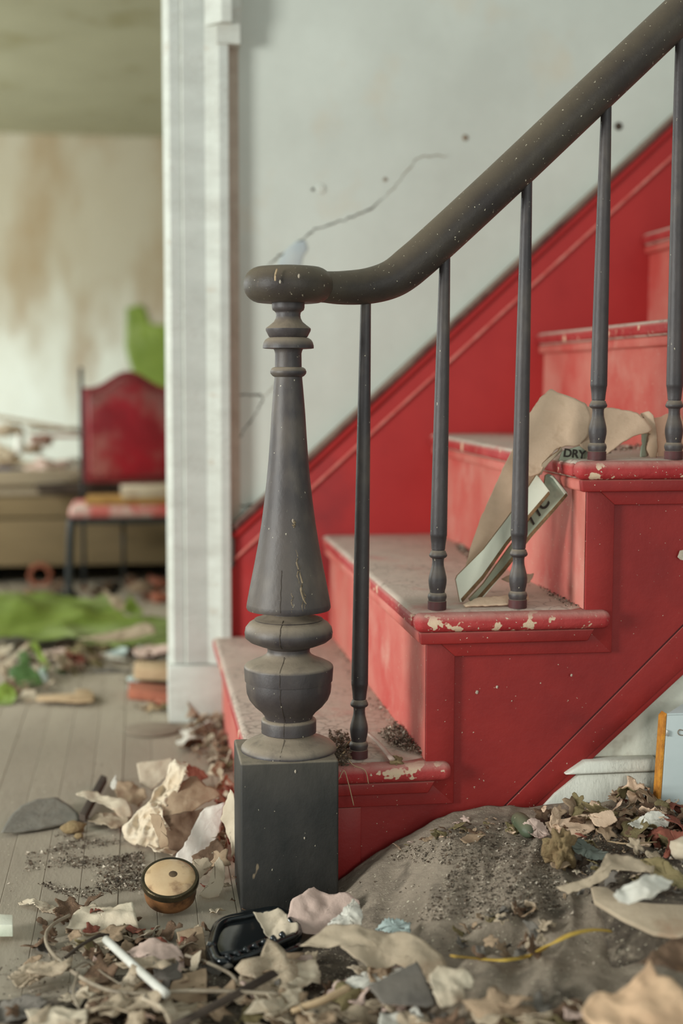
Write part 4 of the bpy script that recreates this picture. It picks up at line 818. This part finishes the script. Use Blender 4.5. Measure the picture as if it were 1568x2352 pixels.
# bright inner line and edge band on the rear flap
def band(nm, px, Y, m, th=.0012): return slab(nm, [onP(x, y, onY(1150, 1250, Y), Vector((-.45, -1, .3))) for x, y in px], (0, th, 0), M[m], cb, .0003)
band('rear_flap_border', [(1098,1377),(1160,1302),(1222,1222),(1268,1168),(1296,1136),(1270,1100),(1262,1094),(1268,1092),(1302,1132),(1304,1138),(1270,1178),(1222,1232),(1160,1312),(1100,1384)], .0912, 'mint')
cp_ = bent('bottom_ply', [(1064,1388),(1100,1374),(1150,1370),(1208,1360),(1216,1376),(1170,1388),(1120,1391),(1068,1392)], .05, 'kraft', .001, 20, .002, n=(0,-.35,1), N=50, rings=6)
bent('loose_ply', [(1150,1330),(1180,1318),(1214,1320),(1226,1318),(1216,1340),(1180,1346)], .13, 'beige', .004, 20, .0015, n=(0,-.8,.6), N=36, rings=5)
card('printed_ply', [(1282,1058),(1290,1036),(1330,1024),(1352,1040),(1345,1058),(1330,1060)], .058, .002, ('green_p','kraft_edge'), 0)
card('torn_edge', [(1238,1092),(1240,1078),(1246,1064),(1262,1050),(1282,1036),(1288,1026),(1292,1034),(1280,1046),(1262,1062),(1248,1080),(1244,1090)], .075, .006, ('beige','kraft_edge'), 0)
def lettering(txt, px, py, Y, size, rot, parent, sh=0.0, flip=1):
    cu = bpy.data.curves.new('lettering', 'FONT'); cu.body = txt; cu.size = size; cu.extrude = .0003; cu.align_x = 'CENTER'; cu.shear = sh
    o = bpy.data.objects.new('lettering', cu); COL.objects.link(o)
    o.location = onY(px, py, Y) - parent.location; o.rotation_euler = (math.radians(90), rot, 0); o.scale = (flip, 1, 1); cu.materials.append(M['ink']); cu.offset = .0004
    me = bpy.data.meshes.new_from_object(o); n = bpy.data.objects.new('lettering', me); COL.objects.link(n); n.location = o.location; n.rotation_euler = o.rotation_euler; n.scale = o.scale; n.parent = parent
    bpy.data.objects.remove(o); return n
lettering('DRY', 1318, 1051, .0560, .017, math.radians(6), cb)
pn = onY(1150, 1250, .0915); nn_ = Vector((-.45, -1, .3))
for ch_, x, y, sz in (('C', 1254, 1166, .026), ('I', 1240, 1184, .026), ('T', 1226, 1204, .024)):
    q = onP(x, y, pn, nn_); lettering(ch_, x, y, q.y-.0015, sz, math.radians(-46), cb, .3)

# enamelled cabinet door leaning at the right edge
cn = empty('metal_cabinet', onY(1560, 1830, -.05), 'pale blue-grey enamelled metal cabinet with orange rusted edge at right', 'cabinet')
y1 = -.045
a = onY(1531, 1639, y1); b_ = onY(1519, 1826, y1); w = .30
slab('cabinet_body', [a, a+Vector((w,0,0)), b_+Vector((w,0,-.1)), b_+Vector((-.005,0,-.1))], (0, .006, 0), M['steel'], cn, .002)
slab('cabinet_top', [a, onP(1568,1615,a,Vector((0,-.12,1))), a+Vector((w,.05,.02)), a+Vector((w,0,0))], (0, 0, -.004), M['steel'], cn, .001)
slab('rusted_edge', [a, b_+Vector((-.005,0,-.1)), b_+Vector((-.0095,.0,-.1)), a+Vector((-.005,.0,-.006))], (0, .02, 0), M['orange'], cn, .0006)
slab('hinge_leaf', [onY(*q, y1-.002) for q in ((1530,1676),(1537,1680),(1536,1692),(1529,1690))], (0, .003, 0), M['screw'], cn, .0005)
sweep('drip_mark', [onY(*q, y1-.0006) for q in ((1568,1678),(1560,1676),(1556,1682),(1560,1688),(1570,1689))], .0007, M['crack_l'], cn, 5, 4)
# ------------------------------------------------------------------ side room
YB, YF = 2.98, 2.68
ch = empty('chair', (onY(280, 1300, 2.8).x, 2.8, FZ), 'small metal chair with arched studded red vinyl back in the side room', 'chair')
def cq(x, y, Y): return onY(x, y, Y)
Lx, Rx = cq(190, 900, YB).x, cq(398, 900, YB).x; mx = (Lx+Rx)/2; hw = (Rx-Lx)/2
zs = cq(190, 890, YB).z; zp = cq(290, 852, YB).z; zb0 = cq(250, 1108, YB).z
def arch(inset=0):
    P_ = [(Lx+inset, zb0+inset)]
    for k in range(25):
        t = -1+2*k/24; z = zs + (zp-zs)*(.5+.5*math.cos(min(1, abs(t)*1.15)*math.pi)); P_.append((mx+t*(hw-inset), z-inset))
    return P_ + [(Rx-inset, zb0+inset)]
slab('back_frame', xz(arch(), YB), (0, .022, 0), M['chairrim'], ch, .004)
bk = slab('back_panel', xz(arch(.018), YB-.012), (0, .02, 0), M['chairred'], ch, .006)
def stud(x, z):
    vs = [(x+.006*math.cos(k), YB-.013, z+.006*math.sin(k)) for k in range(6)] + [(x, YB-.018, z)]
    mesh('stud', vs, [(k, (k+1) % 6, 6) for k in range(6)], M['chairrim'], ch)
for k in range(9): stud(mx + hw*.86*(-1+k/4), zb0+.030)
for k in range(9): stud(Lx+.026, zb0+.03 + (zs-zb0-.06)*k/8)
for k in range(11):
    t = -.85+1.7*k/10; stud(mx+t*hw, zs + (zp-zs)*(.5+.5*math.cos(min(1, abs(t)*1.15)*math.pi)) - .034)
for sx in (Lx-.006, Rx+.006):
    sweep('back_post', [Vector((sx, YB+.02, FZ)), Vector((sx, YB+.012, .3)), Vector((sx, YB+.01, zs+.05))], .0072, M['iron'], ch, 10, 4)
    lump('post_finial', None, None, 0, 0, .008, 'iron', (1,1,1.4), amp=0, parent=ch, base=Vector((sx, YB+.01, zs+.05)), sub=2)
zseat = cq(250, 1172, YF).z
x0, x1 = cq(158, 1190, YF).x, cq(412, 1190, YF).x
box('seat', x0, x1, YF, YB, zseat-.028, zseat+.012, M['seat'], ch, .016, 4)
box('seat_rail', x0-.004, x1+.004, YF+.002, YB, zseat-.046, zseat-.026, M['iron'], ch, .004)
for sx, dx in ((x0+.008, -.012), (x1-.008, .012)):
    sweep('front_leg', [Vector((sx, YF+.01, zseat-.03)), Vector((sx+dx*.4, YF, zseat-.10)), Vector((sx+dx, YF-.02, FZ))], .0125, M['iron'], ch, 12, 5)
sx = cq(283, 1250, YF+.2).x
sweep('rear_brace', [Vector((sx, YF+.2, zseat-.03)), Vector((sx, YF+.2, .06))], .006, M['iron'], ch, 8, 1)
tag(box('yellow_book', cq(198,1170,2.78).x, cq(400,1170,2.78).x, 2.72, 2.9, zseat+.012, zseat+.034, M['ybook'], None, .002), 'yellow worn book lying on the red chair seat', 'book')
tag(slab('paper_block', [cq(*q, 2.74) for q in ((276,1124),(400,1121),(400,1152),(284,1160))], (0, .12, .006), M['cream'], None, .002), 'cream paper pad on top of the yellow book', 'paper')

# low platform of boards
Y0 = 3.12
pf = empty('low_platform', (-.4, 3.5, FZ), 'low platform of dusty boards behind the chair in the side room', 'platform')
box('front_board', -1.9, .9, Y0, Y0+.03, .095, .262, M['boxwood'], pf, .003)
box('front_board', -1.9, .9, Y0-.008, Y0+.02, .268, .342, M['boxwood'], pf, .003)
slab('top_board', [(-1.9, Y0-.02, .345), (.9, Y0-.02, .35), (.9, Y0+.02, .405), (-1.9, Y0+.02, .395)], (0, .03, 0), M['boxtop'], pf, .003)
for i in range(7): box('top_board', -1.9, .9, Y0+.03+i*.125, Y0+.03+i*.125+.119, .385, .41 + .006*(i % 3), M['boxtop'], pf, .003)
slab('split_board', [(-1.9, Y0-.03, .352), (-.45, Y0-.03, .385), (-.3, Y0-.03, .44), (-1.9, Y0-.03, .408)], (0, .03, 0), M['boxtop'], pf, .003)
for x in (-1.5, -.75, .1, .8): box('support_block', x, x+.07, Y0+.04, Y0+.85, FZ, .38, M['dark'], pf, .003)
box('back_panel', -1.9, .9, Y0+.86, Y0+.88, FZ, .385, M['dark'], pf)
tag(slab('dark_plank', [cq(*q, 3.02) for q in ((76,1113),(180,1108),(400,1112),(400,1130),(180,1136),(90,1134))], (0, .03, 0), M['stick'], None, .003), 'dark narrow plank lying behind the chair against the platform', 'plank')
zt_ = .425
def on(x, y, Y=3.35): return onY(x, y, Y)
def bar(nm, lab, cat, a, b_, r, m, Y=3.35, flat=1): return tag(sweep(nm, [on(*a, Y), on((a[0]+b_[0])/2, (a[1]+b_[1])/2, Y+.01), on(*b_, Y)], r, M[m], None, 10, 3, flat), lab, cat)
bar('pale_lath', 'long pale lath sloping over the junk on the platform', 'lath', (-60,948), (182,990), .011, 'cream', 3.3, .7)
bar('orange_lath', 'orange-brown lath among the junk on the platform', 'lath', (70,1003), (186,1002), .010, 'terra', 3.28, .6)
bar('pale_pipe', 'pale pipe lying above the orange lath', 'pipe', (60,984), (190,988), .009, 'white_p', 3.36)
bo = lathe('white_bottle', [(.002,0),(.017,0),(.019,.004),(.018,.03),(.014,.042),(.013,.05),(.015,.06),(.011,.068),(.002,.07)], (on(47,1040,3.22).x, 3.22, on(47,1040,3.22).z-.003), M['rod'], None, 24); tag(bo, 'small white bottle standing in the junk at the left', 'bottle')
lump('grey_rag_heap', 'grey-brown rag heap on the platform left of the chair', 'rag', 0, 0, .05, 'pinkp', (1.3,.8,.55), amp=.9, sd=31, base=Vector((on(120,1050,3.25).x, 3.25, .41)), sub=4)
lump('cream_rag', 'cream rag at the far left of the platform', 'rag', 0, 0, .05, 'cloth', (1.1,.8,.9), amp=.8, sd=33, base=Vector((on(5,1040,3.4).x, 3.4, .42)), sub=4)
lump('navy_cloth', 'navy cloth bundle at the left of the platform front', 'cloth', 0, 0, .035, 'navy', (1.5,.8,.55), amp=.8, sd=35, base=Vector((on(18,1060,3.19).x, 3.19, .405)), sub=4)
lump('green_rag', 'green rag over the platform edge below the navy bundle', 'cloth', 0, 0, .035, 'dkgreen', (1.4,.6,.35), amp=.5, sd=36, base=Vector((on(10,1075,3.14).x, 3.13, .392)), sub=3)
lump('crumpled_bag', 'pale crumpled bag behind the chair post', 'bag', 0, 0, .034, 'white_p', (1.2,.8,.8), amp=1.0, sd=37, base=Vector((on(168,1045,3.27).x, 3.27, .41)), sub=4)
lump('white_jar_lid', 'small white lump on the junk beside the chair post', 'lump', 0, 0, .014, 'white_p', (1.4,.8,.8), amp=.5, sd=38, base=Vector((on(165,985,3.36).x, 3.36, on(165,985,3.36).z-.01)), sub=2)
for k, (x, y, r, m, l) in enumerate(((95,1012,.022,'pinkp','pinkish wad under the orange lath'),(20,985,.028,'beige','beige wad under the long pale lath'),(75,1030,.02,'tan','tan wad right of the white bottle'))):
    lump('paper_wad', l, 'wad', 0, 0, r, m, (1.5,.8,.8), amp=.9, sd=40+k, base=Vector((on(x, y, 3.3).x, 3.3, on(x, y, 3.3).z-r*.8)), sub=3)
ring = [Vector((on(95,1340,3.14).x + .036*math.cos(a*.5236), 3.09, FZ+.036+.036*math.sin(a*.5236))) for a in range(13)]
tag(sweep('clay_ring', ring, .009, M['terra'], None, 10, 3), 'terracotta ring standing in the dark under the platform', 'ring')
for k, (x, y) in enumerate(((345,1360),(366,1340),(320,1350),(300,1335),(370,1375))):
    lump('rubble_lump', ('brown lump in the dark right of the chair leg', 'terracotta lump beside the casing under the platform', 'tan lump left of the brown one by the chair', 'leftmost brown lump under the platform edge', 'orange lump nearest the white casing in the dark')[k], 'rubble', 0, 0, .025, ('brown','terra','tan')[k % 3], (1.2,.8,.8), amp=.9, sd=60+k, base=Vector((onZ(x, y+10, FZ).x, min(3.08, onZ(x, y+10, FZ).y), FZ)), sub=2)['group'] = 'lumps under the platform'
# green vinyl
def gs(nm, lab, cat, pts, m, **k): return sheet(nm, lab, cat, pts, m, zt=FZ, **k)
gs('green_vinyl_sheet', 'big crumpled green vinyl sheet spread on the side-room floor', 'sheet', [(-90,1385),(0,1364),(60,1350),(120,1343),(190,1349),(213,1362),(236,1343),(270,1372),(286,1402),(330,1412),(420,1412),(420,1478),(370,1480),(280,1480),(180,1473),(80,1470),(0,1462),(-90,1468)], 'green', at=('Z', .10), n=(0,-.16,1), crump=.030, cs=4.0, crease=0, N=120, rings=20, th=.003, rag=1)
gs('buff_fold', 'buff folded-over corner on the back edge of the green sheet', 'sheet', [(234,1342),(262,1362),(292,1386),(290,1400),(268,1402),(252,1382)], 'greenback', at=('Z', .115), n=(0,-.3,1), crump=.006, N=40)
gs('green_fold', 'green upright corner right of the buff fold', 'sheet', [(282,1402),(298,1370),(312,1385),(330,1400),(326,1414),(290,1412)], 'green', at=('Z', .11), n=(0,-.5,1), crump=.008, N=40)
gs('buff_strip', 'buff underside strip along the front right of the green sheet', 'sheet', [(180,1468),(250,1452),(340,1422),(352,1436),(358,1456),(300,1466),(220,1474)], 'greenback', at=('Z', .09), n=(0,-.4,1), crump=.004, N=50)
sheet('green_wall_sheet', 'torn green vinyl hanging on the back wall behind the chair', 'sheet', [(290,708),(312,702),(326,698),(334,716),(336,738),(352,746),(430,742),(430,900),(370,905),(330,880),(305,860),(288,800)], 'green', at=('Y', 5.985), n=(0,-1,.02), crump=.006, cs=3, crease=0, N=60, th=.004, rag=1)
for i, (pts, m, lab, z) in enumerate((
  ([(18,1540),(60,1524),(88,1545),(102,1570),(60,1580),(26,1566)], 'dkgreen', 'dark green vinyl scrap at the left edge of the rubble', .06),
  ([(-30,1575),(12,1556),(30,1570),(42,1600),(20,1624),(-30,1628)], 'green', 'light green scrap cut by the left edge of the photo', .05),
  ([(62,1472),(82,1468),(100,1505),(116,1530),(106,1545),(92,1520)], 'green', 'pale green curled strip above the dark green scrap', .07),
  ([(40,1492),(60,1482),(70,1512),(62,1530),(44,1524)], 'dkgreen', 'dark green upright scrap left of the pale green strip', .07))):
    gs('green_scrap', lab, 'scrap', pts, m, at=('Z', z), n=(0,-.6,1), crump=.012, cs=12, N=44)
for i, (pts, m, lab, z) in enumerate((
  ([(95,1488),(140,1484),(184,1488),(165,1504),(110,1508)], 'pinkp', 'flat pinkish card in the rubble', .05),
  ([(240,1494),(278,1486),(296,1492),(284,1506),(256,1508)], 'teal', 'pale blue paper in the rubble below the green sheet', .05),
  ([(232,1502),(262,1508),(288,1512),(284,1522),(250,1516)], 'white_p', 'whitish strip below the pale blue paper', .045),
  ([(305,1492),(345,1480),(400,1478),(400,1510),(350,1516),(312,1508)], 'pinkp', 'pinkish crumpled bag beside the white casing', .06),
  ([(86,1534),(106,1540),(112,1562),(98,1560)], 'teal', 'pale blue scrap right of the dark green one', .05),
  ([(-30,1496),(0,1486),(34,1484),(10,1504),(-20,1512)], 'cream', 'cream scrap at the left edge under the green sheet', .07),
  ([(0,1530),(34,1500),(66,1478),(70,1484),(44,1506),(6,1540)], 'cream', 'narrow cream ribbon arching beside the green scraps', .06),
  ([(40,1602),(52,1588),(82,1586),(84,1600),(78,1616),(60,1616)], 'cream', 'cream leaf lying on the boards at the left', .036),
  ([(180,1540),(220,1532),(300,1532),(300,1548),(210,1549)], 'grey', 'thin grey plate on the boards in front of the rubble', .034))):
    gs('paper_scrap', lab, 'scrap', pts, m, at=('Z', z), n=(0,-.35,1), crump=.006, cs=14, N=40)
tag(slab('yellow_spatula', [onZ(*q, .038) for q in ((82,1612),(86,1602),(130,1600),(170,1598),(176,1588),(205,1588),(217,1600),(214,1614),(176,1616),(130,1612))], (0, 0, .006), M['ochre'], None, .002), 'yellow wooden spatula lying on the boards right of the cream leaf', 'spatula')
def brick(nm, lab, px, z, h, m, d=.07): return tag(slab(nm, [onZ(*q, z) for q in px], (0, 0, h), M[m], None, .003), lab, 'block')
brick('clay_block', 'orange clay block beside the white casing', ((294,1606),(400,1618),(400,1596),(296,1586)), FZ, .022, 'terra')
brick('clay_block', 'small clay piece partly behind the casing plinth', ((356,1622),(410,1628),(410,1616),(360,1612)), FZ, .012, 'terra')
brick('tan_block', 'tan block with orange underside above the orange clay block', ((308,1562),(400,1566),(400,1548),(310,1546)), FZ+.024, .03, 'ochre')
brick('dark_block', 'dark block between the tan and orange ones', ((320,1572),(400,1576),(400,1560),(324,1558)), FZ, .022, 'stick')
lump('blue_lump', 'pale blue crumpled ball beside the clay blocks', 'ball', 0, 0, .016, 'teal', (1,.8,1), amp=.7, sd=71, base=onZ(311, 1580, FZ), sub=3)
scatter('leaf_fragment', 'brown', 'fragment', 'brown rubble on the side-room floor', [(138,1500),(180,1490),(240,1495),(250,1530),(200,1548),(140,1555)], 60, (0,2,1), ('brown','tan','olive','rust','beige'), .014, .034, .02, 81, .9, zfix=FZ)
scatter('leaf_fragment', 'brown', 'fragment', 'brown rubble on the side-room floor', [(0,1490),(130,1500),(160,1560),(120,1590),(0,1600)], 50, (0,2,1), ('brown','tan','beige','cream','dkgreen'), .012, .03, .02, 82, .9, zfix=FZ)
scatter('leaf_fragment', 'brown', 'fragment', 'brown rubble on the side-room floor', [(240,1500),(400,1490),(400,1545),(280,1530)], 40, (0,2,1), ('brown','tan','beige','grey','white_p'), .012, .03, .015, 83, .9, zfix=FZ)
scatter('leaf_fragment', 'brown', 'fragment', 'brown rubble on the side-room floor', [(296,1610),(390,1622),(390,1645),(300,1630)], 16, (0,1), ('ochre','tan','olive'), .008, .018, .006, 84, .7, zfix=FZ)
scatter('leaf_fragment', 'brown', 'fragment', 'brown rubble on the side-room floor', [(0,1405),(380,1380),(390,1340),(0,1350)], 30, (0,2,1), ('brown','terra','tan','dark'), .02, .05, .03, 85, .9, zfix=FZ)
crumbs('floor_crumbs', 'fine grit around the rubble in the side room', [(0,1480),(400,1480),(400,1640),(0,1620)], 700, .002, .006, ('crumb_d','crumb_l','dirt'), 91, FZ)
